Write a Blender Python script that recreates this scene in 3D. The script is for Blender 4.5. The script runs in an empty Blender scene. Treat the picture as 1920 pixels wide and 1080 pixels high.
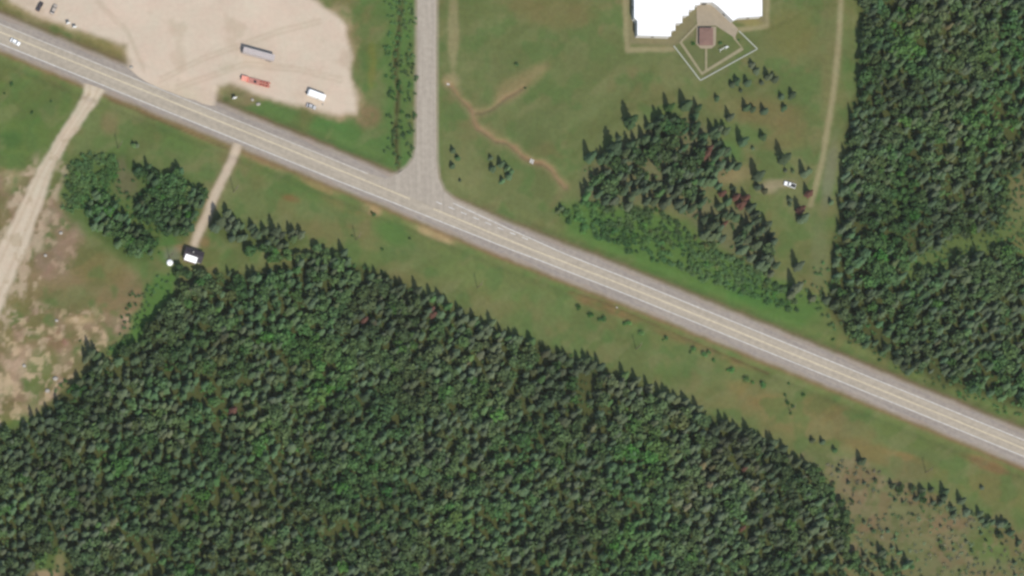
import bpy, math, random
import numpy as np
from mathutils import Vector, Matrix

random.seed(7)
rng = np.random.default_rng(11)
SC = bpy.context.scene
COL = SC.collection

# ------------------------------------------------------------------ camera
SCALE = 0.24                       # metres per photograph pixel at the centre
DIST = 2600.0
TILT = math.radians(20.0)          # off-nadir angle of the aerial view
LEAN = math.radians(46.0)          # direction in which tall things lean
D = Vector((math.sin(TILT)*math.cos(LEAN), math.sin(TILT)*math.sin(LEAN), -math.cos(TILT)))
U = (Vector((0, 1, 0)) - D*D.y).normalized()
R = D.cross(U).normalized()
CAMPOS = -D*DIST
HALF = 960*SCALE
FPX = DIST/SCALE
cam = bpy.data.cameras.new('camera')
camo = bpy.data.objects.new('camera', cam)
COL.objects.link(camo)
M = Matrix((R, U, -D)).transposed().to_4x4()
M.translation = CAMPOS
camo.matrix_world = M
cam.sensor_width = 36
cam.lens = 36*DIST/(2*HALF)
cam.clip_start = 10
cam.clip_end = 20000
SC.camera = camo

# ------------------------------------------------------------------ sky, sun, exposure
SUN_EL = math.radians(54)
SUN_AZ = math.radians(167)         # clockwise from north (+Y)
w = bpy.data.worlds.new('World')
SC.world = w
w.use_nodes = True
nt = w.node_tree
bg = nt.nodes['Background']
sky = nt.nodes.new('ShaderNodeTexSky')
sky.sky_type = 'NISHITA'
sky.sun_disc = False
sky.sun_elevation = SUN_EL
sky.sun_rotation = SUN_AZ
nt.links.new(sky.outputs[0], bg.inputs[0])
bg.inputs[1].default_value = 0.13
sun = bpy.data.lights.new('sun', 'SUN')
sun.energy = 3.7
sun.angle = math.radians(0.53)
sun.color = (1.0, 0.95, 0.87)
suno = bpy.data.objects.new('sun', sun)
COL.objects.link(suno)
sd = Vector((math.sin(SUN_AZ)*math.cos(SUN_EL), math.cos(SUN_AZ)*math.cos(SUN_EL), math.sin(SUN_EL)))
suno.rotation_euler = (-sd).to_track_quat('-Z', 'Y').to_euler()
suno.location = sd*400
vs = SC.view_settings
vs.view_transform = 'Standard'
vs.look = 'None'
vs.gamma = 1
vs.exposure = 0.30
vs.use_curve_mapping = False
SC.render.film_transparent = False
SC.cycles.pixel_filter_type = 'BLACKMAN_HARRIS'
SC.cycles.filter_width = 2.7       # the soft optics of the aerial picture
SC.cycles.max_bounces = 5
K = np.array([1.55, 1.585, 1.67])     # picture radiance of a white horizontal surface
AIR = np.array([0.0078, 0.0086, 0.0088])  # light the air itself adds to it

# ------------------------------------------------------------------ mapping
Dn, Un, Rn, Cn = (np.array(v) for v in (D, U, R, CAMPOS))
def gp(px, py, z=0.0):
    """photograph pixel -> point of the plane at height z"""
    r = D + R*((px-960)/FPX) + U*((540-py)/FPX)
    t = (z-CAMPOS.z)/r.z
    p = CAMPOS + r*t
    return Vector((p.x, p.y, z))
def to_px(P):
    q = P-Cn
    d = q@Dn
    return 960+FPX*(q@Rn)/d, 540-FPX*(q@Un)/d
def lin(c):
    c = np.asarray(c, float)/255.0
    return np.where(c <= 0.04045, c/12.92, ((c+0.055)/1.055)**2.4)
def alb(*c):
    """albedo of a ground surface from the tone it has in the picture"""
    return np.clip((lin(c)-AIR)/K, 0.004, 0.85)
def srgb(r, g, b):
    return tuple(float(v) for v in alb(r, g, b))+(1.0,)

_lat = {}
def vnoise(x, y, s, seed=0):
    if seed not in _lat:
        _lat[seed] = np.random.default_rng(seed+100).random((256, 256))
    L = _lat[seed]
    x = x/s+1000.0; y = y/s+1000.0
    xi = np.floor(x).astype(int); yi = np.floor(y).astype(int)
    fx = x-xi; fy = y-yi
    fx = fx*fx*(3-2*fx); fy = fy*fy*(3-2*fy)
    a = L[xi % 256, yi % 256]; b = L[(xi+1) % 256, yi % 256]
    c = L[xi % 256, (yi+1) % 256]; d = L[(xi+1) % 256, (yi+1) % 256]
    return (a*(1-fx)+b*fx)*(1-fy)+(c*(1-fx)+d*fx)*fy
def fbm(x, y, s, seed=0):
    return (vnoise(x, y, s, seed)+0.5*vnoise(x, y, s/2.1, seed+1)+0.25*vnoise(x, y, s/4.3, seed+2))/1.75

def seg_dist(x, y, pts, closed=False):
    d = np.full(x.shape, 1e9)
    n = len(pts)
    for i in range(n if closed else n-1):
        ax, ay = pts[i]; bx, by = pts[(i+1) % n]
        vx, vy = bx-ax, by-ay
        t = np.clip(((x-ax)*vx+(y-ay)*vy)/max(vx*vx+vy*vy, 1e-9), 0, 1)
        d = np.minimum(d, np.hypot(x-ax-t*vx, y-ay-t*vy))
    return d
def inside(x, y, pts):
    r = np.zeros(np.shape(x), bool)
    n = len(pts)
    for i in range(n):
        ax, ay = pts[i]; bx, by = pts[(i+1) % n]
        if ay == by: continue
        c = ((ay > y) != (by > y)) & (x < (bx-ax)*(y-ay)/(by-ay)+ax)
        r ^= c
    return r
def sdist(x, y, pts):
    d = seg_dist(x, y, pts, True)
    return np.where(inside(x, y, pts), d, -d)
def sstep(v, a, b):
    t = np.clip((v-a)/(b-a), 0, 1)
    return t*t*(3-2*t)

# ------------------------------------------------------------------ helpers for objects
def tag(o, label=None, cat=None, group=None, kind=None):
    if label: o['label'] = label
    if cat: o['category'] = cat
    if group: o['group'] = group
    if kind: o['kind'] = kind
    return o
def link(name, me, parent=None, m=None):
    o = bpy.data.objects.new(name, me)
    COL.objects.link(o)
    if parent: o.parent = parent
    if m is not None and me is not None:
        me.materials.clear(); me.materials.append(m)
    return o
def empty(name, loc, rz=0.0):
    o = bpy.data.objects.new(name, None)
    COL.objects.link(o)
    o.empty_display_size = 0.5
    o.location = loc
    o.rotation_euler = (0, 0, rz)
    return o
def tri_mesh(name, V, F, colour=None):
    V = np.asarray(V, np.float32); F = np.asarray(F, np.int32)
    me = bpy.data.meshes.new(name)
    k = F.shape[1]
    me.vertices.add(len(V)); me.vertices.foreach_set('co', V.ravel())
    me.loops.add(F.size); me.loops.foreach_set('vertex_index', F.ravel())
    me.polygons.add(len(F))
    me.polygons.foreach_set('loop_start', np.arange(0, F.size, k, dtype=np.int32))
    if colour is not None:
        a = me.color_attributes.new('tint', 'FLOAT_COLOR', 'POINT')
        c = np.ones((len(V), 4), np.float32); c[:, :3] = colour
        a.data.foreach_set('color', c.ravel())
    me.update(calc_edges=True)
    me.validate()
    return me
class MB:
    def __init__(s): s.v = []; s.f = []
    def add(s, V, F):
        n = len(s.v); s.v += [tuple(p) for p in V]; s.f += [tuple(i+n for i in f) for f in F]; return s
    def box(s, x0, x1, y0, y1, z0, z1, tx=0, ty=0):
        """box; tx, ty narrow the top"""
        V = [(x0, y0, z0), (x1, y0, z0), (x1, y1, z0), (x0, y1, z0), (x0+tx, y0+ty, z1), (x1-tx, y0+ty, z1), (x1-tx, y1-ty, z1), (x0+tx, y1-ty, z1)]
        return s.add(V, [(3, 2, 1, 0), (4, 5, 6, 7), (0, 1, 5, 4), (1, 2, 6, 5), (2, 3, 7, 6), (3, 0, 4, 7)])
    def cyl(s, c, axis, r, h, n=12, r2=None):
        r2 = r if r2 is None else r2
        V = []
        for k, (rr, t) in enumerate(((r, 0), (r2, h))):
            for i in range(n):
                a = 2*math.pi*i/n; p, q = rr*math.cos(a), rr*math.sin(a)
                V.append({'z': (c[0]+p, c[1]+q, c[2]+t), 'y': (c[0]+p, c[1]+t, c[2]+q), 'x': (c[0]+t, c[1]+p, c[2]+q)}[axis])
        F = [tuple(range(n-1, -1, -1)), tuple(range(n, 2*n))]+[(i, (i+1) % n, n+(i+1) % n, n+i) for i in range(n)]
        return s.add(V, F)
    def prof(s, P, y0, y1, ty=None):
        """side profile P (x,z) extruded across y; ty = inset of every point"""
        n = len(P); ty = ty or [0]*n
        V = [(x, y0+t, z) for (x, z), t in zip(P, ty)]+[(x, y1-t, z) for (x, z), t in zip(P, ty)]
        return s.add(V, [tuple(range(n)), tuple(range(2*n-1, n-1, -1))]+[(i, n+i, n+(i+1) % n, (i+1) % n) for i in range(n)])
    def prism(s, P, z0, z1):
        n = len(P)
        V = [(x, y, z0) for x, y in P]+[(x, y, z1) for x, y in P]
        return s.add(V, [tuple(range(n-1, -1, -1)), tuple(range(n, 2*n))]+[(i, (i+1) % n, n+(i+1) % n, n+i) for i in range(n)])
    def mesh(s, name='mesh', bevel=0):
        me = bpy.data.meshes.new(name)
        me.from_pydata(s.v, [], s.f)
        import bmesh
        b = bmesh.new(); b.from_mesh(me)
        bmesh.ops.recalc_face_normals(b, faces=b.faces)
        if bevel:
            es = [e for e in b.edges if len(e.link_faces) == 2 and e.calc_face_angle(0) > 0.6]
            bmesh.ops.bevel(b, geom=es, offset=bevel, segments=2, affect='EDGES', clamp_overlap=True)
        b.to_mesh(me); b.free()
        return me
    def build(s, name, m, parent=None, bevel=0):
        return link(name, s.mesh(name, bevel), parent, m)

# ------------------------------------------------------------------ materials
def mat(name, col, rough=0.8, spec=0.2, metal=0.0, noise=0.15, scale=1.2, bump=0.0, attr=None, objcol=False, trans=0.0):
    m = bpy.data.materials.new(name)
    m.use_nodes = True
    N = m.node_tree.nodes; L = m.node_tree.links
    b = N['Principled BSDF']
    b.inputs['Roughness'].default_value = rough
    b.inputs['Specular IOR Level'].default_value = spec
    b.inputs['Metallic'].default_value = metal
    if attr:
        src = N.new('ShaderNodeVertexColor'); src.layer_name = attr; c = src.outputs['Color']
    elif objcol:
        src = N.new('ShaderNodeObjectInfo'); c = src.outputs['Color']
    else:
        src = N.new('ShaderNodeRGB'); src.outputs[0].default_value = col; c = src.outputs[0]
    geo = N.new('ShaderNodeNewGeometry')
    nz = N.new('ShaderNodeTexNoise'); nz.inputs['Scale'].default_value = scale; nz.inputs['Detail'].default_value = 5
    nz.inputs['Roughness'].default_value = 0.65
    L.new(geo.outputs['Position'], nz.inputs['Vector'])
    mr = N.new('ShaderNodeMapRange'); mr.inputs[1].default_value = 0.25; mr.inputs[2].default_value = 0.75
    mr.inputs[3].default_value = 1-noise; mr.inputs[4].default_value = 1+noise
    L.new(nz.outputs[0], mr.inputs[0])
    mx = N.new('ShaderNodeMix'); mx.data_type = 'RGBA'; mx.blend_type = 'MULTIPLY'; mx.inputs[0].default_value = 1
    L.new(c, mx.inputs[6]); L.new(mr.outputs[0], mx.inputs[7])
    L.new(mx.outputs[2], b.inputs['Base Color'])
    if bump:
        bp = N.new('ShaderNodeBump'); bp.inputs['Strength'].default_value = bump; bp.inputs['Distance'].default_value = 0.3
        L.new(nz.outputs[0], bp.inputs['Height']); L.new(bp.outputs[0], b.inputs['Normal'])
    if trans:
        tr = N.new('ShaderNodeBsdfTranslucent'); L.new(mx.outputs[2], tr.inputs[0])
        ms = N.new('ShaderNodeMixShader'); ms.inputs[0].default_value = trans
        L.new(b.outputs[0], ms.inputs[1]); L.new(tr.outputs[0], ms.inputs[2])
        L.new(ms.outputs[0], N['Material Output'].inputs[0])
    return m

def ground_material():
    m = bpy.data.materials.new('ground_cover')
    m.use_nodes = True
    N = m.node_tree.nodes; L = m.node_tree.links
    b = N['Principled BSDF']; b.inputs['Roughness'].default_value = 0.95; b.inputs['Specular IOR Level'].default_value = 0.05
    at = N.new('ShaderNodeVertexColor'); at.layer_name = 'tint'
    geo = N.new('ShaderNodeNewGeometry')
    def noise(scale, detail, lo, hi):
        n = N.new('ShaderNodeTexNoise'); n.inputs['Scale'].default_value = scale; n.inputs['Detail'].default_value = detail
        n.inputs['Roughness'].default_value = 0.6
        L.new(geo.outputs['Position'], n.inputs['Vector'])
        r = N.new('ShaderNodeMapRange'); r.inputs[1].default_value = 0.3; r.inputs[2].default_value = 0.7
        r.inputs[3].default_value = lo; r.inputs[4].default_value = hi
        L.new(n.outputs[0], r.inputs[0]); return r.outputs[0], n
    a, _ = noise(0.055, 4, 0.93, 1.07)
    c, _ = noise(0.45, 7, 0.905, 1.095)
    e, n3 = noise(1.6, 4, 0.93, 1.07)
    ta, _ = noise(0.11, 4, 0.0, 1.0)
    p1 = N.new('ShaderNodeMath'); p1.operation = 'MULTIPLY'; L.new(a, p1.inputs[0]); L.new(c, p1.inputs[1])
    p2 = N.new('ShaderNodeMath'); p2.operation = 'MULTIPLY'; L.new(p1.outputs[0], p2.inputs[0]); L.new(e, p2.inputs[1])
    cr = N.new('ShaderNodeValToRGB')
    cr.color_ramp.elements[0].color = (1.04, 0.985, 0.97, 1); cr.color_ramp.elements[1].color = (0.96, 1.015, 0.99, 1)
    L.new(ta, cr.inputs[0])
    m1 = N.new('ShaderNodeMix'); m1.data_type = 'RGBA'; m1.blend_type = 'MULTIPLY'; m1.inputs[0].default_value = 1
    bw = N.new('ShaderNodeRGBToBW'); L.new(at.outputs[0], bw.inputs[0])       # bare gravel is smoother than grass
    sm = N.new('ShaderNodeMapRange'); sm.inputs[1].default_value = 0.15; sm.inputs[2].default_value = 0.32; sm.inputs[3].default_value = 1.0; sm.inputs[4].default_value = 0.45
    L.new(bw.outputs[0], sm.inputs[0]); L.new(sm.outputs[0], m1.inputs[0])
    L.new(at.outputs[0], m1.inputs[6]); L.new(p2.outputs[0], m1.inputs[7])
    m2 = N.new('ShaderNodeMix'); m2.data_type = 'RGBA'; m2.blend_type = 'MULTIPLY'; m2.inputs[0].default_value = 0.8
    L.new(m1.outputs[2], m2.inputs[6]); L.new(cr.outputs[0], m2.inputs[7])
    L.new(m2.outputs[2], b.inputs['Base Color'])
    bp = N.new('ShaderNodeBump'); bp.inputs['Strength'].default_value = 0.25; bp.inputs['Distance'].default_value = 0.15
    L.new(n3.outputs[0], bp.inputs['Height']); L.new(bp.outputs[0], b.inputs['Normal'])
    return m

def road_material(name, c1, c2, angle):
    """worn asphalt: tone drifts in long streaks along the road"""
    m = bpy.data.materials.new(name)
    m.use_nodes = True
    N = m.node_tree.nodes; L = m.node_tree.links
    b = N['Principled BSDF']; b.inputs['Roughness'].default_value = 0.9; b.inputs['Specular IOR Level'].default_value = 0.15
    geo = N.new('ShaderNodeNewGeometry')
    mp = N.new('ShaderNodeMapping'); mp.vector_type = 'TEXTURE'
    mp.inputs['Rotation'].default_value = (0, 0, angle); mp.inputs['Scale'].default_value = (30, 1.3, 1)
    L.new(geo.outputs['Position'], mp.inputs[0])
    n = N.new('ShaderNodeTexNoise'); n.inputs['Scale'].default_value = 1.0; n.inputs['Detail'].default_value = 4
    L.new(mp.outputs[0], n.inputs['Vector'])
    n2 = N.new('ShaderNodeTexNoise'); n2.inputs['Scale'].default_value = 0.5; n2.inputs['Detail'].default_value = 6
    L.new(geo.outputs['Position'], n2.inputs['Vector'])
    av = N.new('ShaderNodeMath'); av.operation = 'ADD'; L.new(n.outputs[0], av.inputs[0]); L.new(n2.outputs[0], av.inputs[1])
    r = N.new('ShaderNodeMapRange'); r.inputs[1].default_value = 0.75; r.inputs[2].default_value = 1.25
    L.new(av.outputs[0], r.inputs[0])
    mx = N.new('ShaderNodeMix'); mx.data_type = 'RGBA'
    mx.inputs[6].default_value = c1; mx.inputs[7].default_value = c2
    L.new(r.outputs[0], mx.inputs[0]); L.new(mx.outputs[2], b.inputs['Base Color'])
    return m

MT = dict(
    ground=ground_material(),
    asphalt=road_material('weathered_asphalt', srgb(172, 163, 149), srgb(194, 184, 168), math.radians(-22)),
    shoulder=road_material('shoulder_asphalt', srgb(154, 146, 140), srgb(176, 167, 157), math.radians(-22)),
    side=road_material('side_asphalt', srgb(172, 163, 151), srgb(190, 181, 168), math.radians(90)),
    yellow=mat('worn_yellow_paint', (0.52, 0.44, 0.30, 1), noise=0.25, scale=0.8),
    white_line=mat('worn_white_paint', (0.46, 0.445, 0.415, 1), noise=0.35, scale=0.8),
    white=mat('white_paint', (0.80, 0.80, 0.78, 1), rough=0.4, spec=0.4, noise=0.04),
    roofwhite=mat('white_roof_membrane', (0.83, 0.83, 0.82, 1), rough=0.7, noise=0.03, scale=0.3),
    offwhite=mat('off_white_panel', (0.55, 0.54, 0.50, 1), rough=0.6, noise=0.12),
    grey=mat('light_grey_metal', (0.385, 0.335, 0.31, 1), rough=0.6, spec=0.4, noise=0.12),
    silver=mat('silver_paint', (0.42, 0.41, 0.40, 1), rough=0.35, spec=0.5, noise=0.05),
    beige=mat('beige_car_paint', (0.36, 0.31, 0.26, 1), rough=0.35, spec=0.5, noise=0.05),
    darkcar=mat('dark_brown_car_paint', (0.055, 0.042, 0.042, 1), rough=0.3, spec=0.5, noise=0.05),
    red=mat('faded_red_paint', (0.56, 0.17, 0.12, 1), rough=0.7, noise=0.25, scale=1.5),
    redpale=mat('sun_bleached_red_paint', (0.64, 0.27, 0.20, 1), rough=0.7, noise=0.2),
    redwood=mat('red_stained_planks', (0.48, 0.21, 0.17, 1), rough=0.85, noise=0.3, scale=2),
    dark=mat('dark_steel', (0.03, 0.03, 0.03, 1), rough=0.6, noise=0.2),
    tyre=mat('black_rubber', (0.02, 0.02, 0.02, 1), rough=0.85, noise=0.2),
    glass=mat('tinted_glass', (0.02, 0.025, 0.03, 1), rough=0.08, spec=0.6, noise=0.0),
    lamp=mat('lamp_lens', (0.7, 0.68, 0.6, 1), rough=0.2, spec=0.5, noise=0.0),
    taillamp=mat('red_lamp_lens', (0.35, 0.02, 0.02, 1), rough=0.2, spec=0.5, noise=0.0),
    concrete=mat('pale_concrete', (0.36, 0.34, 0.30, 1), noise=0.12, scale=0.8),
    paving=mat('tan_paving', srgb(172, 160, 140), noise=0.12, scale=0.5),
    path=mat('gravel_path', srgb(160, 153, 124), noise=0.15, scale=0.6),
    shingle=mat('red_brown_shingles', (0.175, 0.105, 0.082, 1), noise=0.25, scale=1.5),
    darkroof=mat('dark_purple_brown_shingles', (0.045, 0.037, 0.042, 1), noise=0.3, scale=1.5),
    wall=mat('pale_siding', (0.48, 0.46, 0.42, 1), noise=0.08),
    timber=mat('weathered_timber', (0.16, 0.12, 0.085, 1), noise=0.25, scale=3),
    fence=mat('pale_weathered_fence_boards', (0.30, 0.31, 0.25, 1), noise=0.15, scale=2),
    rock=mat('pale_boulder_stone', (0.30, 0.275, 0.235, 1), noise=0.3, scale=2, bump=0.4),
    bark=mat('grey_brown_bark', (0.09, 0.07, 0.055, 1), noise=0.3, scale=4),
    leaf=mat('foliage', None, rough=0.85, spec=0.1, noise=0.30, scale=0.9, objcol=True, trans=0.38),
    leafmass=mat('forest_foliage', None, rough=0.85, spec=0.1, noise=0.30, scale=0.9, attr='tint', trans=0.38),
)

# ------------------------------------------------------------------ ground plan in photograph pixels
YC = [(-300, -63), (-90, 23), (0, 60), (475, 253), (730, 357), (955, 451), (1175, 537), (1440, 645), (1740, 767), (1920, 841), (2010, 878), (2220, 964)]
def yc(x):
    return np.interp(x, [p[0] for p in YC], [p[1] for p in YC])
LOT = [(-60, -90), (10, -25), (22, 0), (60, 22), (110, 42), (150, 52), (190, 70), (236, 84), (244, 112), (246, 128), (264, 152),
       (330, 180), (402, 210), (404, 172), (408, 158), (432, 154), (470, 172), (520, 190), (575, 203), (625, 213), (668, 212), (672, 190),
       (662, 150), (655, 100), (645, 50), (622, 22), (595, 4), (560, -20), (520, -90)]
TRACK = [(182, 150), (172, 180), (150, 215), (118, 262), (85, 320), (60, 380), (30, 450), (8, 500), (-30, 590), (-80, 690)]
TRACKW = [42, 27, 23, 21, 27, 38, 46, 50, 54, 60]
DRIVE = [(447, 268), (440, 288), (425, 322), (408, 355), (392, 392), (378, 425), (364, 458)]
EAST = [(1580, -60), (1576, 20), (1572, 90), (1562, 180), (1552, 240), (1542, 300), (1528, 355), (1520, 385)]
TRENCH = [(838, 155), (850, 164), (862, 182), (878, 196), (886, 208), (889, 224), (897, 240), (914, 250), (930, 263), (950, 266), (965, 276), (978, 290), (1000, 303), (1020, 306), (1036, 318), (1046, 334), (1060, 350)]
TRENCH2 = [(886, 210), (905, 210), (922, 203), (938, 190), (952, 180), (968, 172), (980, 163)]
STREAM = [(752, -60), (752, 8), (748, 60), (742, 110), (742, 140), (748, 165), (745, 200), (742, 240), (744, 285), (748, 318)]
SIDE = [(783, -240), (783, 100), (782, 200), (781, 270), (776, 296), (764, 313), (745, 326), (722, 335), (700, 338), (730, 353), (800, 382), (900, 424),
        (975, 442), (955, 428), (920, 408), (880, 389), (850, 374), (832, 358), (822, 335), (818, 300), (817, 200), (817, 100), (818, -240)]

GX0, GX1, GY0, GY1, GS = -300.0, 300.0, -190.0, 190.0, 0.9
xs = np.arange(GX0, GX1+GS/2, GS); ys = np.arange(GY0, GY1+GS/2, GS)
GXX, GYY = np.meshgrid(xs, ys)
gx = GXX.ravel(); gy = GYY.ravel()
P0 = np.stack([gx, gy, np.zeros_like(gx)], 1)
px, py = to_px(P0)
wob = (fbm(px, py, 46, 3)-0.5)*26+(fbm(px, py, 13, 6)-0.5)*9
wob2 = (fbm(px, py, 20, 9)-0.5)*10

def terrain(qx, qy):
    """ground height over photograph pixels"""
    z = (fbm(qx, qy, 60, 21)-0.5)*0.5+(fbm(qx, qy, 14, 24)-0.5)*0.18
    dr = np.abs(qy-yc(qx))*0.925
    ds = -sdist(qx, qy, SIDE)
    flat = sstep(np.minimum(dr-33, ds-3), 0, 18)
    z = z*flat-0.07*(1-flat)
    z = z-0.55*np.exp(-((dr-48)/8.0)**2)*sstep(ds, 10, 40)
    d = np.minimum(seg_dist(qx, qy, TRENCH), seg_dist(qx, qy, TRENCH2)*1.4)
    z = z-0.8*np.exp(-(d/4.0)**2)
    d = seg_dist(qx, qy, STREAM)
    z = z-0.9*np.exp(-(d/4.5)**2)
    lot = sstep(sdist(qx, qy, LOT), -4, 8)
    return z*(1-0.8*lot)-0.01
def hz(qx, qy):
    return float(terrain(np.array([float(qx)]), np.array([float(qy)]))[0])
gz = terrain(px, py)

C = np.tile(alb(107, 119, 76), (len(gx), 1))
def over(col, a):
    global C
    a = np.clip(a, 0, 1)[:, None]
    C = C*(1-a)+alb(*col)*a
def poly(pts, col, soft=10, s=1.0, wb=1.0):
    m = sstep(sdist(px, py, pts)+wob*wb, -soft, soft)*s
    over(col, m); return m
def line(pts, col, wd, soft=5, s=1.0, wb=0.4):
    m = sstep(wd/2-seg_dist(px, py, pts)+wob2*wb, -soft, soft)*s
    over(col, m); return m
def blob(x, y, rx, ry, col, s=0.8, ang=0):
    c, n = math.cos(math.radians(ang)), math.sin(math.radians(ang))
    u = ((px-x)*c+(py-y)*n)/rx; v = (-(px-x)*n+(py-y)*c)/ry
    over(col, sstep(1.15-np.hypot(u, v)+wob/55, 0, 0.75)*s)

# broad regions
ur = px*.80-py*.60; vr = px*.60+py*.80          # mown and drained streaks run north-east
def mottle(k=1.0):
    over((96, 107, 66), sstep(fbm(ur/2.6, vr, 34, 181), .50, .68)*.55*k)
    over((124, 126, 88), sstep(fbm(ur/2.2, vr, 26, 185), .54, .70)*.45*k)
    over((122, 110, 76), sstep(fbm(px, py, 48, 189), .56, .72)*.30*k)
    over((88, 114, 66), sstep(fbm(px, py, 30, 193), .54, .70)*.55*k)
n1 = fbm(px, py, 90, 31)
over((120, 117, 77), sstep(n1, 0.54, 0.70)*0.5)
over((92, 116, 66), sstep(fbm(px, py, 70, 35), 0.55, 0.72)*0.6)
poly([(-200, 90), (150, 150), (160, 180), (60, 330), (-200, 500)], (97, 117, 66), 18)
blob(10, 140, 60, 20, (112, 110, 66), .6); blob(60, 215, 40, 26, (84, 116, 62), .6); blob(20, 262, 40, 22, (72, 104, 58), .7)
poly([(-200, 330), (60, 320), (110, 380), (180, 480), (290, 530), (250, 620), (160, 690), (60, 780), (-200, 800)], (131, 117, 88), 16)
blob(110, 420, 60, 50, (146, 130, 112), .8, 40); blob(90, 480, 60, 40, (136, 118, 104), .7, 60); blob(180, 500, 70, 45, (116, 112, 72), .8, 30)
blob(120, 560, 110, 36, (122, 112, 78), .7); blob(20, 600, 36, 80, (128, 122, 82), .7); blob(60, 600, 60, 40, (108, 112, 68), .6)
blob(180, 605, 70, 22, (150, 132, 104), .8); blob(232, 622, 22, 26, (168, 146, 130), .8); blob(150, 600, 50, 10, (186, 166, 130), .6)
blob(118, 660, 18, 40, (176, 148, 130), .9, -15); blob(108, 638, 22, 20, (142, 96, 88), .8); blob(30, 680, 50, 34, (182, 158, 138), .8, -10)
blob(10, 720, 40, 30, (190, 170, 142), .8); blob(70, 700, 34, 50, (98, 116, 66), .8, 30); blob(55, 765, 40, 24, (160, 144, 114), .8, -25)
blob(10, 340, 50, 20, (190, 172, 140), .7, -20); blob(30, 375, 40, 16, (150, 128, 108), .7, -50); blob(12, 790, 30, 18, (104, 116, 60), .8)
blob(110, 1050, 55, 40, (172, 150, 126), .8); blob(85, 1072, 60, 30, (190, 165, 140), .8); blob(70, 1035, 30, 22, (92, 112, 62), .8)
# verges of the highway
for off, c, wd, s in ((58, (110, 122, 74), 34, .7), (-56, (106, 118, 72), 24, .5)):
    line([(x, y+off) for x, y in YC], c, wd, 12, s)
blob(310, 260, 110, 26, (92, 118, 66), .7, 20); blob(205, 230, 22, 30, (128, 112, 84), .6); blob(560, 345, 90, 28, (90, 118, 66), .7, 22)
blob(545, 372, 22, 9, (124, 98, 64), .7, 15); blob(735, 435, 46, 28, (86, 118, 64), .85, 25); blob(650, 385, 60, 16, (132, 122, 82), .5, 22)
blob(510, 455, 80, 26, (118, 124, 80), .6); blob(820, 440, 60, 12, (176, 154, 118), .85, 22); blob(695, 392, 26, 12, (172, 148, 112), .8, 22)
blob(600, 350, 60, 8, (150, 132, 94), .7, 24); blob(930, 470, 80, 14, (128, 108, 78), .7, 24); blob(500, 305, 60, 9, (148, 124, 94), .8, 23)
blob(350, 245, 90, 6, (146, 126, 92), .7, 24); blob(900, 530, 120, 30, (112, 124, 76), .6, 24); blob(1080, 600, 90, 22, (100, 120, 72), .6, 22)
blob(1130, 575, 90, 12, (140, 110, 78), .7, 22); blob(1320, 655, 120, 10, (142, 118, 80), .7, 22); blob(1290, 655, 70, 20, (104, 120, 74), .5, 22)
blob(1480, 780, 160, 42, (130, 121, 82), .85, 22); blob(1420, 740, 70, 24, (132, 116, 76), .6, 22); blob(1545, 765, 60, 26, (118, 104, 68), .6, 22)
blob(1640, 850, 150, 24, (128, 112, 74), .7, 20); blob(1700, 820, 70, 24, (98, 116, 66), .6, 20); blob(1850, 915, 130, 30, (114, 116, 70), .6, 20)
blob(1850, 870, 60, 14, (134, 106, 76), .8, 22); blob(1700, 858, 50, 10, (142, 116, 78), .6, 15)
# land between the lot and the side road
poly([(690, -60), (782, -60), (782, 300), (745, 322), (640, 285), (560, 245), (430, 195), (470, 175), (600, 212), (665, 215), (675, 120), (655, 20)], (92, 116, 68), 12)
blob(700, 60, 34, 70, (100, 112, 66), .7); blob(697, 130, 12, 60, (122, 124, 64), .6); blob(640, 245, 90, 16, (84, 122, 66), .7, 18); blob(745, 300, 30, 26, (84, 116, 62), .6)
blob(768, 170, 12, 90, (86, 116, 66), .6); blob(455, 180, 46, 24, (126, 114, 86), .9, 22); blob(445, 175, 30, 14, (134, 122, 96), .8); blob(650, 200, 40, 26, (196, 170, 138), .95)
blob(690, 215, 30, 30, (136, 116, 88), .8); blob(640, 30, 24, 34, (172, 156, 126), .7, -30); blob(665, 65, 14, 40, (148, 132, 100), .7)
line([(430, 205), (500, 232), (600, 268), (700, 315), (740, 330)], (166, 146, 112), 7, 4, .8)
poly([(-60, -60), (20, -25), (40, 14), (150, 55), (236, 88), (250, 132), (180, 104), (90, 66), (-60, 12)], (120, 116, 76), 8, .9, .3)
line([(-40, 24), (60, 56), (150, 92), (246, 132)], (106, 108, 68), 14, 6, .7); line([(30, 6), (100, 34), (140, 52)], (156, 138, 108), 12, 6, .8)
blob(200, 90, 40, 18, (132, 122, 82), .7, 25)
# lawn on the north side
poly([(819, -60), (1570, -60), (1565, 200), (1500, 400), (1100, 420), (1000, 440), (880, 385), (830, 350), (819, 250)], (109, 118, 77), 8, .9, .3)
mottle()
blob(1040, 20, 90, 40, (120, 112, 74), .6); blob(940, 140, 60, 50, (112, 120, 80), .5); blob(1000, 140, 50, 20, (140, 128, 92), .6, -35); blob(960, 165, 50, 24, (138, 126, 90), .7, -35)
blob(1010, 240, 70, 40, (94, 108, 68), .5, -30); blob(1120, 110, 110, 40, (100, 112, 70), .5, -25); blob(870, 330, 50, 60, (122, 126, 86), .6); blob(880, 20, 60, 30, (98, 110, 66), .5)
line([(1075, 290), (1100, 262), (1180, 205), (1270, 170)], (94, 103, 63), 9, 7, .55); line([(1060, 240), (1180, 160)], (116, 126, 84), 12, 8, .5)
blob(850, 60, 12, 120, (150, 142, 108), .7); blob(846, 150, 22, 20, (156, 146, 112), .7); blob(840, 157, 7, 6, (196, 184, 158), .9); blob(825, 200, 8, 130, (100, 118, 70), .7)
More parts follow.
